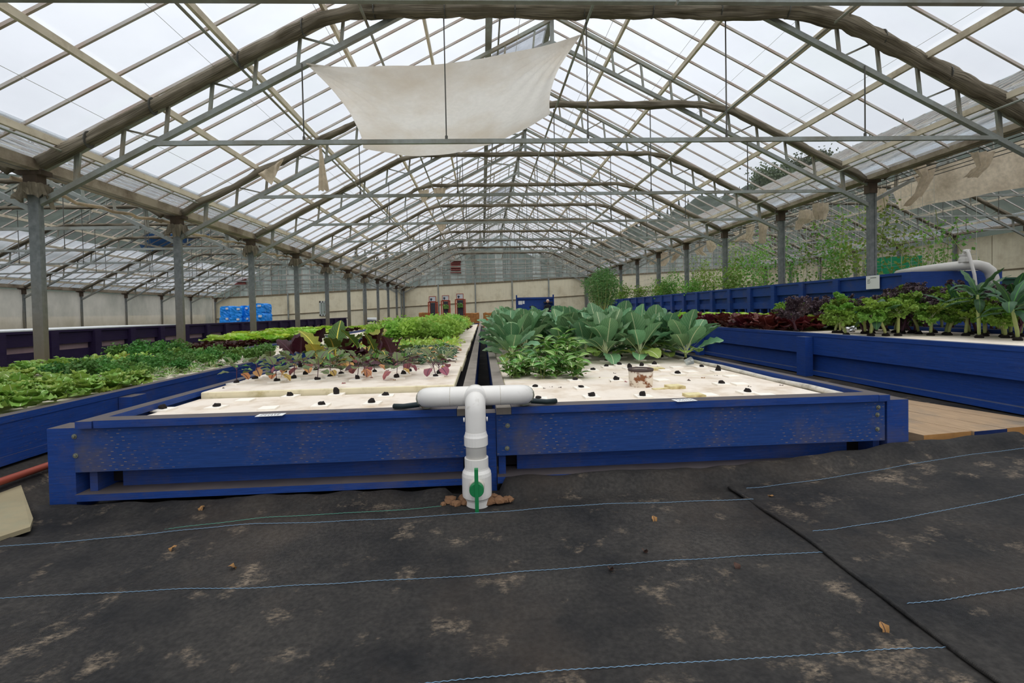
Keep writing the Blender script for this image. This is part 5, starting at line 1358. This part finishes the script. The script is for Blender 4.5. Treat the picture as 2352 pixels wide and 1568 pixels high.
# ---- merged small plants
def rosette(name, mats, L, W, n_, e0, e1, ruf, rf, bend, cup, pet, seed, nu=6, odd=0.0, spread=.01, z0=.01, cols=(.5, 1.0), rim=None):
    rr = random.Random(seed); sp = []
    vari = [dict(L=L * s_, W=W * s_, pet=pet, bend=bend * (1 + .3 * i), cup=cup, ruf=ruf, rf=rf, pw_=.85, pb=.55, nu=nu, rib=.0018, seed=seed + i, petw=.003, cols=cols) for i, s_ in enumerate((1.0, .85, 1.1))]
    for i in range(n_):
        f = i / max(1, n_ - 1); a = i * GA + rr.uniform(-.2, .2); el = radians(e0 + (e1 - e0) * f + rr.uniform(-7, 7))
        sp.append((vari[i % 3], (cos(a + pi / 2) * spread, sin(a + pi / 2) * spread, z0 + .02 * f), a, el, (1.05 - .35 * f) * rr.uniform(.85, 1.1), 2 if rr.random() < odd else 0))
    return merged(name, mats, sp, rim=rim)
def feathery(name, mat, n_, h, w, seed, leaflet=.022, per=16, flat=False):
    """fine divided foliage: thin stalks carrying many small leaflets"""
    rr = random.Random(seed); mb = MB()
    for s_ in range(n_):
        a = s_ * GA; sp = w * sqrt((s_ + .5) / n_); tip = Vector((cos(a) * sp, sin(a) * sp, h * (1 - .35 * (s_ / n_)) * rr.uniform(.8, 1.1)))
        mb.tube([(cos(a) * .01, sin(a) * .01, 0), tuple(tip * .6 + Vector((0, 0, .03))), tuple(tip)], [.0022, .0016, .0012], 3, mi=1)
        for i in range(per):
            f = .45 + .55 * rr.random(); q = tip * f + Vector((0, 0, .03 * (1 - f))) + Vector((rr.gauss(0, .018), rr.gauss(0, .018), rr.gauss(0, .012)))
            d1 = Vector((rr.gauss(0, 1), rr.gauss(0, 1), rr.gauss(.25, .5))).normalized(); d2 = d1.cross(Vector((rr.gauss(0, 1), rr.gauss(0, 1), rr.gauss(0, 1)))).normalized()
            l_ = leaflet * rr.uniform(.7, 1.3); w_ = l_ * (.55 if flat else .28)
            mb.add([(p_.x, p_.y, max(p_.z, .012)) for p_ in (q - d2 * w_ * .3, q + d1 * l_ * .5 + d2 * w_, q + d1 * l_, q + d1 * l_ * .5 - d2 * w_)], [(0, 1, 2, 3)], 0)
    return mb.mesh(name, [mat, 'stem_green'], False)
LETT = [rosette('lettuce', ['lettuce', 'rib_pale'], .15, .11, 18, 8, 78, .020, 5, .7, .3, .12, s_, 7, cols=(.35, .7, 1.0), rim=.05) for s_ in (1, 2, 3)]
LETP = [rosette('lettuce', ['lettuce_pale', 'rib_pale'], .13, .10, 18, 15, 82, .018, 5, .6, .3, .1, s_, 6, rim=.05) for s_ in (4, 5)]
LETR = [rosette('lettuce', ['lettuce_red', 'beet_pink'], .20, .14, 13, 25, 84, .018, 4, .5, .35, .12, s_, 7, cols=(.35, .7, 1.0), rim=.05) for s_ in (6, 7)]
LETB = [rosette('lettuce', ['lettuce_brown', 'lettuce_red'], .13, .10, 17, 15, 80, .02, 5, .7, .3, .1, s_, 6, rim=.05) for s_ in (8, 9)]
CRES = [rosette('cress', ['celery_leaf', 'rib_pale', 'celery_leaf', 'rib_pale'], .08, .045, 9, 5, 70, .006, 3, .6, .2, .3, s_, 5) for s_ in (10, 11)]
TATS = [rosette('tatsoi', ['tatsoi', 'rib_pale', 'orange_leaf', 'yellow_leaf'], .13, .07, 15, 2, 62, .006, 3, .8, -.2, .4, s_, 5, odd=.14) for s_ in (12, 13, 14)]
PALE = [rosette('mustard', ['fennel', 'rib_pale', 'yellow_leaf', 'rib_pale'], .17, .08, 14, 15, 80, .012, 4, .7, .2, .3, s_, 6, odd=.10) for s_ in (15, 16)]
TINY = [rosette('sprout', ['lettuce', 'rib_pale'], .045, .026, 5, 15, 60, .002, 2, .5, .2, .3, s_, 4) for s_ in (17, 18)]
FENN = [feathery('fennel', 'fennel', 26, .30, .15, s_, .05, 26) for s_ in (1, 2, 3)]
PARS = [feathery('parsley', 'parsley', 26, .24, .16, s_, .03, 26, True) for s_ in (4, 5, 6)]
CELE = [feathery('celery', 'celery_leaf', 18, .26, .14, s_, .05, 14, True) for s_ in (7, 8)]
def field(meshes, name, label, cat, group, x0, x1, y0, y1, dx, dy, z, s0=.9, s1=1.15, plug=False):
    y = y0; r = 0
    while y < y1:
        x = x0 + (dx * .5 if r % 2 else 0)
        while x < x1:
            o = link(name, RND.choice(meshes), None, (x + uni(-.1, .1) * dx, y + uni(-.1, .1) * dy, z)); s_ = uni(s0, s1); o.scale = (s_, s_, s_ * uni(.9, 1.1)); o.rotation_euler = (uni(-.08, .08), uni(-.08, .08), uni(0, 6.28)); tag(o, label, cat, group)
            x += dx
        y += dy; r += 1
# near lettuces, leaf by leaf
LLEAF = [leafmesh('leaf', ['lettuce', 'rib_pale'], L=.15, W=.125, pet=.1, bend=b_, cup=.3, ruf=.022, rf=5, pw_=.85, pb=.5, nu=11, rib=.003, seed=i, petw=.006, cols=(.3, .65, 1.0)) for i, b_ in enumerate((.4, .8, 1.2))]
y = 2.35
while y < 4.35:
    for c_ in range(5):
        x = -3.93 + .24 * c_ + uni(-.03, .03)
        if x < -1.18 * y - .3: continue
        t_ = thing('lettuce_head', 'large light green lettuce head with loose crinkled leaves beside the narrow path', 'lettuce', (x, y + uni(-.03, .03), .45), uni(0, 6), 'large lettuces beside the narrow path')
        for i in range(18):
            f = i / 17; put(RND.choice(LLEAF), t_, (0, 0, .01 + .03 * f), i * GA + uni(-.2, .2), radians(10 + 66 * f + uni(-7, 7)), (1.15 - .4 * f) * uni(.9, 1.1), uni(-.25, .25), guard=(-3.99, -2.84, .055))
    y += .26
field(CRES, 'cress_plant', 'small pale green cress tuft at the rim of the lettuce bed', 'cress', 'cress tufts at the rim', -3.55, -2.95, 4.4, 5.7, .16, .17, .445, 1.0, 1.3)
field(PARS, 'parsley_plant', 'dark green curly parsley in the bed beside the narrow path', 'parsley', 'parsley beside the narrow path', -3.95, -3.2, 4.55, 6.1, .24, .26, .44, .65, .9)
field(CELE, 'celery_plant', 'leafy celery behind the parsley', 'celery', 'celery behind the parsley', -3.9, -2.9, 6.1, 6.8, .25, .26, .44, .5, .7)
field(TATS[:1] + PARS[:1], 'cress_plant', 'low dark cress along the rim before the celery', 'cress', 'dark cress along the rim', -3.2, -2.85, 5.7, 6.8, .2, .22, .44, .6, .85)
field(TINY, 'sprout', 'tiny green sprout on the open white raft beyond the celery', 'sprout', 'tiny sprouts on the open raft', -3.92, -2.93, 6.95, 12.5, .2, .30, .44, .9, 1.6)
field(LETT, 'lettuce_head', 'green lettuce in the far bed in front of the purple tanks', 'lettuce', 'green lettuces before the purple tanks', -5.22, -4.3, 3.6, 6.1, .25, .26, .44, .95, 1.2)
field(PALE[:2], 'mustard_plant', 'pale mustard green with pointed leaves before the purple tanks', 'mustard green', 'mustard greens before the purple tanks', -5.2, -4.3, 6.1, 6.9, .26, .28, .44, .8, 1.0)
field(PARS, 'parsley_plant', 'tall dark parsley by the second grey column', 'parsley', 'parsley by the second column', -5.2, -4.3, 6.9, 7.5, .28, .3, .44, .9, 1.1)
field(LETB, 'brown_lettuce', 'low dark reddish brown lettuce between the parsley and the pale mound', 'lettuce', 'brown lettuces by the columns', -5.25, -4.25, 7.6, 9.4, .2, .2, .44, 1.15, 1.5)
field(LETP, 'frilly_lettuce', 'bright yellow-green frilly lettuce forming a mound by the columns', 'lettuce', 'bright frilly lettuces by the columns', -5.25, -4.25, 9.4, 13.6, .26, .26, .44, 2.0, 2.7)
field(LETB, 'brown_lettuce', 'dark brown lettuce beyond the bright frilly mound', 'lettuce', 'brown lettuces beyond the bright mound', -5.2, -4.3, 14.2, 16.2, .3, .3, .44, 1.1, 1.4)
field(LETP, 'frilly_lettuce', 'bright lettuce far along the column bed', 'lettuce', 'bright lettuces far along the column bed', -5.2, -4.3, 16.4, 20, .33, .36, .44, 1.1, 1.4)
# seedling bed, back to front
field(TATS, 'tatsoi_plant', 'flat dark green tatsoi rosette with some yellowed leaves', 'tatsoi', 'tatsoi in the seedling bed', -1.55, -.40, 5.0, 6.7, .24, .24, ZR2, 1.2, 1.45)
field(TATS, 'tatsoi_plant', 'flat dark green tatsoi rosette behind the chard', 'tatsoi', 'tatsoi behind the chard', -1.95, -1.6, 5.3, 6.5, .22, .25, ZR2, .9, 1.1)
field(PALE, 'mustard_plant', 'yellowish mustard green between the tatsoi and the fennel', 'mustard green', 'mustard greens in the seedling bed', -1.9, -.45, 6.8, 8.3, .26, .28, ZR2, .9, 1.2)
field(FENN, 'fennel_plant', 'feathery bright green fennel filling the seedling bed', 'fennel', 'fennel in the seedling bed', -1.9, -.4, 8.2, 13.5, .3, .32, ZR2, 1.1, 1.5)
field(LETB, 'brown_lettuce', 'small brown lettuce beyond the fennel', 'lettuce', 'brown lettuces beyond the fennel', -.9, -.4, 13.6, 16, .3, .35, ZR2, 1.1, 1.3)
field(FENN, 'fennel_plant', 'feathery green fennel at the far end of the seedling bed', 'fennel', 'fennel at the far end', -1.9, -1.0, 13.6, 20, .4, .45, ZR2, 1.1, 1.5)
field(CRES, 'cress_plant', 'pale green cress at the far end of the seedling bed', 'cress', 'cress at the far end', -.9, -.4, 16.2, 21, .3, .4, ZR2, 1.2, 1.8)
# kale bed lettuces
ZK = .645
field(LETR, 'red_lettuce', 'upright dark red lettuce at the rim of the kale bed', 'lettuce', 'red lettuces at the rim of the kale bed', 4.15, 4.95, 6.5, 10.0, .26, .28, ZK, 1.25, 1.6)
field(LETP, 'frilly_lettuce', 'pale green lettuce behind the red lettuces', 'lettuce', 'pale lettuces in the kale bed', 5.05, 5.9, 6.6, 12.0, .29, .32, ZK, 1.9, 2.5)
field(LETP, 'frilly_lettuce', 'pale green lettuce far along the kale bed', 'lettuce', 'pale lettuces far along the kale bed', 4.1, 5.9, 10.2, 15.0, .36, .4, ZK, 1.9, 2.5)
field(LETT, 'lettuce_head', 'green lettuce in the narrow bed by the blue tanks', 'lettuce', 'lettuces by the blue tanks', 6.32, 6.62, 6.5, 16.0, .27, .36, ZK, 1.2, 1.5)

# ---- kale
def frill_leaf(name, mat, rib, L, W, bend, n_, q_, seed):
    """curled kale leaf: a stout midrib with a dense fringe of crimped lobes"""
    rr = random.Random(seed); mb = MB(); path = []; y = z = 0.0
    for i in range(9):
        a = -bend * (i / 8) ** 1.4; path.append(Vector((0, y, z))); y += L / 8 * cos(a); z += L / 8 * sin(a)
    mb.tube(path, [.0045 - .0035 * i / 8 for i in range(9)], 5, mi=1)
    for i in range(n_):
        f = .3 + .7 * rr.random() ** .8; k = f * 8; c = path[min(7, int(k))].lerp(path[min(8, int(k) + 1)], k - int(k))
        w = W / 2 * max(.25, sin(pi * min(1, (f - .25) / .85)) ** .6); x = rr.uniform(-1, 1); x = (abs(x) ** .55) * (1 if x > 0 else -1) * w
        c = c + Vector((x, 0, rr.gauss(.004, .010) + .25 * abs(x)))
        d1 = Vector((x / w * 1.2 + rr.gauss(0, .5), rr.gauss(.5, .5), rr.gauss(0, .55))).normalized(); d2 = d1.cross(Vector((rr.gauss(0, 1), rr.gauss(0, 1), rr.gauss(.6, .6)))).normalized(); l_ = q_ * rr.uniform(.7, 1.3)
        u3 = d1.cross(d2) * l_ * .25
        mb.add([c - d2 * l_ * .35, c + d2 * l_ * .35, c + d1 * l_ + d2 * l_ * .6 + u3, c + d1 * l_ * 1.1 - u3, c + d1 * l_ - d2 * l_ * .6 + u3], [(0, 1, 3), (1, 2, 3), (0, 3, 4)], 0)
    return mb.mesh(name, [mat, rib], False)
KC = [frill_leaf('leaf', 'kale_curly', 'rib_pale', .19, .15, b_, 100, .025, i) for i, b_ in enumerate((.7, 1.1, 1.6))]
KP = [frill_leaf('leaf', 'kale_purple', 'stem_purple', .30, .13, b_, 110, .022, i + 5) for i, b_ in enumerate((.2, .6, 1.1))]
KD = [leafmesh('leaf', ['kale_dino', 'parsley'], L=.30, W=.085, pet=.15, bend=b_, cup=-.3, ruf=.006, rf=9, pw_=.9, pb=.5, nu=12, rib=.003, seed=i + 8, petw=.003) for i, b_ in enumerate((.7, 1.4, 2.2))]
KL = {'c': (KC, 'stem_green', 'curly bright green kale on a thick pale stalk', 'green curly kale in the kale bed'), 'p': (KP, 'stem_purple', 'dusky purple kale with a purple stalk', 'purple kale in the kale bed'), 'd': (KD, 'stem_green', 'dark palm-like kale with strappy drooping leaves on a pale stalk', 'palm kale in the kale bed')}
def kale(x, y, kind, h, n_, lean=(0, 0), sc=1.0):
    ms, sm_, lab, grp = KL[kind]
    h += {'c': .09, 'p': .01, 'd': .05}[kind]
    t_ = thing('kale_plant', lab, 'kale', (x, y, ZK), 0, grp)
    tip = Vector((lean[0], lean[1], h)); mb = MB()
    mb.tube([(0, 0, 0), (tip.x * .15, tip.y * .15, h * .3), (tip.x * .6, tip.y * .6, h * .65), tuple(tip)], [.013, .015, .015, .011], 8, fold=.15); mb.obj('stalk', sm_, t_, True)
    o = link('plug', plug_me[2], t_, (0, 0, .01)); o.scale = (1.7, 1.7, 1.2)
    for i in range(n_):
        f = i / max(1, n_ - 1); e0, e1 = {'c': (12, 82), 'p': (35, 85), 'd': (12, 82)}[kind]
        put(RND.choice(ms), t_, tip * (.86 + .14 * f), i * GA + uni(-.3, .3), radians(e0 + (e1 - e0) * f + uni(-8, 8)), sc * uni(.85, 1.15), uni(-.3, .3), guard=(4.01, 5.95, .06))
for (px, py, kd, h, n_, ln, sc) in ((1839, 754, 'p', .16, 11, (.03, 0), 1.1), (1883, 757, 'p', .15, 12, (.02, 0), 1.15), (1905, 755, 'p', .16, 10, (.10, 0), 1.1), (1942, 757, 'c', .12, 8, (-.03, 0), .8), (2001, 761, 'c', .17, 11, (.01, 0), 1.0), (2035, 760, 'p', .2, 10, (.03, 0), 1.0), (2055, 764, 'c', .24, 12, (.12, 0), 1.05), (2110, 767, 'c', .24, 12, (-.13, 0), 1.0), (2095, 755, 'p', .32, 12, (.1, 0), 1.2), (2125, 757, 'p', .28, 10, (-.08, .05), 1.1), (2178, 770, 'd', .26, 7, (.12, 0), 1.1), (2228, 768, 'c', .26, 9, (-.12, .05), 1.0), (2249, 776, 'd', .40, 14, (-.02, 0), 1.1), (2262, 772, 'd', .25, 10, (.05, .05), 1.0), (2338, 782, 'd', .26, 13, (-.06, 0), 1.1), (2320, 770, 'd', .3, 11, (.06, 0), 1.1), (2290, 760, 'p', .15, 8, (0, 0), .9)):
    p = atz(px, py, ZK); kale(p.x, p.y, kd, h, n_, ln, sc)
for i in range(46):
    y = uni(4.3, 7.4); x = uni(4.35, 5.95)
    if x < 4.9 and y > 6.3: continue
    if y < 5.0 and x < 4.6: continue
    kale(x, y, RND.choice('cccpd' if y < 5.3 else 'ccp'), uni(.10, .22), 9, (uni(-.06, .06), uni(-.05, .05)), uni(.95, 1.15))
for i in range(22): kale(uni(6.28, 6.52), 4.4 + .13 * i, RND.choice('cdpc'), uni(.18, .34), 10, (uni(-.05, .05), 0), 1.15)
p = atz(1955, 762, ZK); mb = MB(); mb.blob((0, 0, .036), (.06, .05, .045), seed=5, sub=3, amp=.6); tag(mb.obj('foil_ball', 'foil', None, False, (p.x, p.y, ZK)), 'crumpled silver foil lying on the raft at the rim of the kale bed', 'foil')

# ---- vines on the trellis behind the blue tanks
def vine_mesh(n_, h, w, seed, leafs=.07):
    rr = random.Random(seed); mb = MB()
    for s_ in range(5):
        x, y = rr.uniform(-w, w), rr.uniform(-w, w); path = []
        hh = h * rr.uniform(.6, 1.0)
        for i in range(9): path.append((x + .12 * sin(i * 1.1 + s_), y + .12 * cos(i * .9 + s_ * 2), hh * i / 8))
        mb.tube(path, .007, 4, mi=1)
        for i in range(n_ // 5):
            f = rr.random() ** .8; k = f * 8; a = path[min(7, int(k))]; b_ = path[min(8, int(k) + 1)]; q = Vector(a).lerp(Vector(b_), k - int(k)) + Vector((rr.gauss(0, .15), rr.gauss(0, .15), rr.gauss(0, .07)))
            d1 = Vector((rr.gauss(0, 1), rr.gauss(0, 1), rr.gauss(-.2, .5))).normalized(); d2 = d1.cross(Vector((rr.gauss(0, 1), rr.gauss(0, 1), rr.gauss(0, 1)))).normalized(); l_ = leafs * rr.uniform(.6, 1.3)
            mb.add([q, q + d1 * l_ * .45 + d2 * l_ * .42, q + d1 * l_, q + d1 * l_ * .45 - d2 * l_ * .42], [(0, 1, 2, 3)], 0)
    return mb
for i in range(17):
    Y = 9.3 + .92 * i; X = 8.85 + uni(-.1, .2); h = (1.25 - gz(X)) + (2.15 if i < 11 else 1.6) * uni(.85, 1.1)
    t_ = thing('climbing_vine', 'leafy climbing vine growing up the white string trellis', 'vine', (X, Y, gz(X)), 0, 'vines on the string trellis')
    mb = vine_mesh(900 if i < 11 else 560, h, .40, i, .072); mb.obj('foliage', ['vine', 'stem_green'], t_)
for (px, py, X) in ((2150, 560, 9.4), (2100, 470, 9.2)):
    p = atx(px, py, X); t_ = thing('climbing_vine', 'thin straggling vine at the near end of the string trellis', 'vine', (X + .35, p.y, gz(X)), 0, 'straggling vines at the trellis end')
    vine_mesh(340, 2.6, .2, px, .07).obj('foliage', ['vine', 'stem_green'], t_)
tr_ = thing('string_trellis', 'white string net trellis behind the blue tanks with vines climbing it', 'trellis', (8.95, 8.6, gz(8.95) - .02))
mb = MB()
for i in range(80): mb.tube([(0, .24 * i, 0), (0, .24 * i, 3.36)], .004, 3, caps=False)
for j in range(15): mb.tube([(0, 0, .24 * j), (0, 19, .24 * j)], .004, 3, caps=False)
mb.obj('net', 'string_white', tr_)
mb = MB()
for i in range(40): mb.tube([(.9, .48 * i, .03), (.9, .48 * i, 3.36)], .004, 3, caps=False)
for j in range(13): mb.tube([(.9, 0, .03 + .26 * j), (.9, 19, .03 + .26 * j)], .004, 3, caps=False)
mb.obj('net', 'string_white', tr_)
# low growth in the blue tanks and the tall bush at its far end
for i in range(16):
    Y = 13.2 + .8 * i
    if abs(((Y - (yk(0) + sk(7.7))) / S_ + .5) % 1 - .5) < .27: continue
    t_ = thing('tank_plant', 'low bushy plant growing out of the blue tank row', 'plant', (7.36 + uni(-.04, .04), Y, 1.43), 0, 'low bushy plants in the blue tanks')
    vine_mesh(420, .75 * uni(.7, 1.3), .14, 40 + i, .085).obj('foliage', ['vine', 'stem_green'], t_)
p = aty(1384, 700, 19.5); t_ = thing('tall_bush', 'tall airy willow-like bush standing beyond the collards', 'bush', (p.x, 19.5, ZK), 0)
rr = random.Random(3); mb = MB(); zt = aty(1384, 612, 19.5).z - ZK
for s_ in range(46):
    a = s_ * GA; sp = .82 * sqrt((s_ + .5) / 46); hh = zt * (1 - .28 * (s_ / 46)) * rr.uniform(.85, 1.05); path = [Vector((cos(a) * sp * f ** .7, sin(a) * sp * f ** .7, hh * f)) for f in (0, .3, .6, .85, 1)]
    mb.tube(path, [.015, .01, .008, .005, .003], 3, mi=1)
    for i in range(85):
        f = rr.uniform(.28, 1) * 4; q = path[min(3, int(f))].lerp(path[min(4, int(f) + 1)], f - int(f)) + Vector((rr.gauss(0, .09), rr.gauss(0, .09), rr.gauss(0, .06)))
        d1 = Vector((rr.gauss(0, 1), rr.gauss(0, 1), rr.gauss(-.1, .7))).normalized(); d2 = d1.cross(Vector((1, .3, .2))).normalized(); mb.add([q, q + d1 * .06 + d2 * .022, q + d1 * .12, q + d1 * .06 - d2 * .022], [(0, 1, 2, 3)])
mb.obj('foliage', ['bush', 'stem_green'], t_)

# ================================================================== TREES OUTSIDE
def conifer_mesh(seed):
    rr = random.Random(seed); mb = MB(); mb.tube([(0, 0, 0), (0, 0, 9)], [.18, .03], 6, mi=1)
    for l_ in range(16):
        z = 1.2 + 7.6 * l_ / 15; r = 1.9 * (1 - l_ / 16.5) * rr.uniform(.85, 1.1); n_ = 11
        vs = [(0, 0, z + .7)]
        for i in range(n_ * 2):
            a = pi * i / n_ + l_; q = r * (1 if i % 2 else .55) * rr.uniform(.8, 1.15); vs.append((cos(a) * q, sin(a) * q, z - .25 * (i % 2)))
        mb.add(vs, [(0, 1 + i, 1 + (i + 1) % (n_ * 2)) for i in range(n_ * 2)])
    return mb.mesh('conifer', ['forest', 'bark'])
CON = [conifer_mesh(s_) for s_ in (1, 2, 3)]
for i in range(96):
    u = .1 + .8 * i / 96 + uni(-.002, .002); v = 1.0 if i % 2 else .93; q = hill(u, v)
    a = -75 + 150 * u
    o = link('conifer', RND.choice(CON), None, (q[0], q[1], q[2] - 3.2 + uni(-1, 1))); s_ = uni(.5, .85); o.scale = (s_, s_, s_ * uni(.8, 1.1)); tag(o, 'dark conifer on the wooded hillside outside the glass', 'tree', 'conifers on the hillside')
def broadleaf(px, py, Yd, w, h, n_, lab):
    p = aty(px, py, Yd); t_ = thing('broadleaf_tree', lab, 'tree', (p.x, Yd, -1.5)); rr = random.Random(int(px)); mb = MB(); zt = p.z + 1.5
    tk = MB(); tk.tube([(0, 0, 0), (.1, 0, zt * .4), (0, .1, zt * .7)], [.3, .22, .12], 8)
    for i in range(9):
        a = i * GA; tk.tube([(0, 0, zt * .45), (cos(a) * w * .35, sin(a) * w * .35, zt * (.6 + .03 * i)), (cos(a) * w * .5, sin(a) * w * .5, zt * (.7 + .03 * i))], [.1, .06, .02], 5)
    tk.obj('trunk', 'bark', t_)
    for c_ in range(26):
        a = c_ * GA; rad = w * .5 * sqrt((c_ + .5) / 26); cc = Vector((cos(a) * rad, sin(a) * rad, zt - h * .5 + rr.uniform(-.45, .4) * h * (1 - .5 * rad / w)))
        for i in range(n_ // 26):
            q = cc + Vector((rr.gauss(0, .42), rr.gauss(0, .42), rr.gauss(0, .38))); d1 = Vector((rr.gauss(0, 1), rr.gauss(0, 1), rr.gauss(0, 1))).normalized(); d2 = d1.cross(Vector((rr.gauss(0, 1), rr.gauss(0, 1), rr.gauss(0, 1)))).normalized(); mb.add([q, q + d1 * .13 + d2 * .1, q + d1 * .26, q + d1 * .13 - d2 * .1], [(0, 1, 2, 3)])
    mb.obj('crown', 'tree_leaf', t_)
broadleaf(1782, 382, 44, 4.0, 4.0, 5200, 'round-crowned broadleaf tree outside seen through the right roof slope')
broadleaf(1862, 352, 46, 4.6, 4.4, 6000, 'taller broadleaf tree outside beside the round-crowned one')

# ================================================================== SMALL DEBRIS
deb = [leafmesh('fallen_leaf', [m_, 'debris_dark'], L=l_, W=w_, pet=.1, bend=1.6, cup=.5, ruf=.006, rf=3, nu=5, rib=.001, seed=i, petw=.001, cols=(.5, 1.0)) for i, (m_, l_, w_) in enumerate((('debris_dark', .05, .025), ('debris_tan', .06, .03), ('debris_dark', .04, .03), ('beet_pink', .055, .03)))]
for (px, py, i, lab, grp) in [(833, 895, 1, 0, 0), (1270, 889, 0, 0, 0), (1288, 889, 0, 0, 0), (1380, 866, 1, 0, 0), (1432, 877, 3, 0, 0), (1415, 858, 0, 0, 0), (1576, 874, 0, 0, 0), (1611, 867, 1, 0, 0), (1649, 863, 0, 0, 0), (1716, 888, 0, 0, 0), (1790, 884, 0, 0, 0), (1402, 876, 2, 0, 0), (1340, 858, 1, 0, 0), (1255, 892, 0, 0, 0), (1484, 846, 0, 0, 0), (1515, 842, 0, 0, 0)]:
    p = atz(px, py, ZR); o = link('fallen_leaf', deb[i], None, (p.x, p.y, ZR + .004)); o.rotation_euler = (uni(-.2, .2), uni(-.2, .2), uni(0, 6)); tag(o, 'shrivelled brown leaf lying on the foam raft', 'leaf', 'dead leaves on the rafts')
for (px, py, i) in [(848, 868, 3), (908, 872, 1), (889, 852, 3), (957, 848, 1), (790, 880, 3)]:
    p = atz(px, py, ZR2); o = link('fallen_leaf', deb[i], None, (p.x, p.y, ZR2 + .006)); o.rotation_euler = (0, 0, uni(0, 6)); tag(o, 'withered pinkish leaf lying among the seedlings', 'leaf', 'withered leaves among the seedlings')
for (px, py, i) in [(1500, 1190, 1), (1478, 1271, 2), (1718, 1098, 1), (1738, 1101, 0), (1780, 1147, 1), (2140, 1055, 1), (2235, 1047, 1), (1690, 1300, 2), (2020, 1390, 1), (410, 1252, 1), (520, 1302, 1), (470, 1160, 1), (1400, 1310, 2)]:
    p = atz(px, py, gz(2 if px > 1900 else 0) + .03); o = link('fallen_leaf', deb[i], None, (p.x, p.y, floor_z(p.x, p.y) + .03)); o.scale = (.8,) * 3; o.rotation_euler = (0, 0, uni(0, 6)); tag(o, 'dry scrap of leaf lying on the black ground cover', 'leaf', 'dry scraps on the ground cover')
p = atz(1575, 840, ZR); mb = MB(); mb.lathe([(.03, 0), (.04, .07), (.038, .07), (.028, .003)], 16, closed=True); o = mb.obj('clear_cup', 'clear_cup', None, True, (p.x, p.y, ZR + .035)); o.rotation_euler = (1.2, 0, .7); tag(o, 'crushed clear plastic cup lying on the raft before the collards', 'cup')
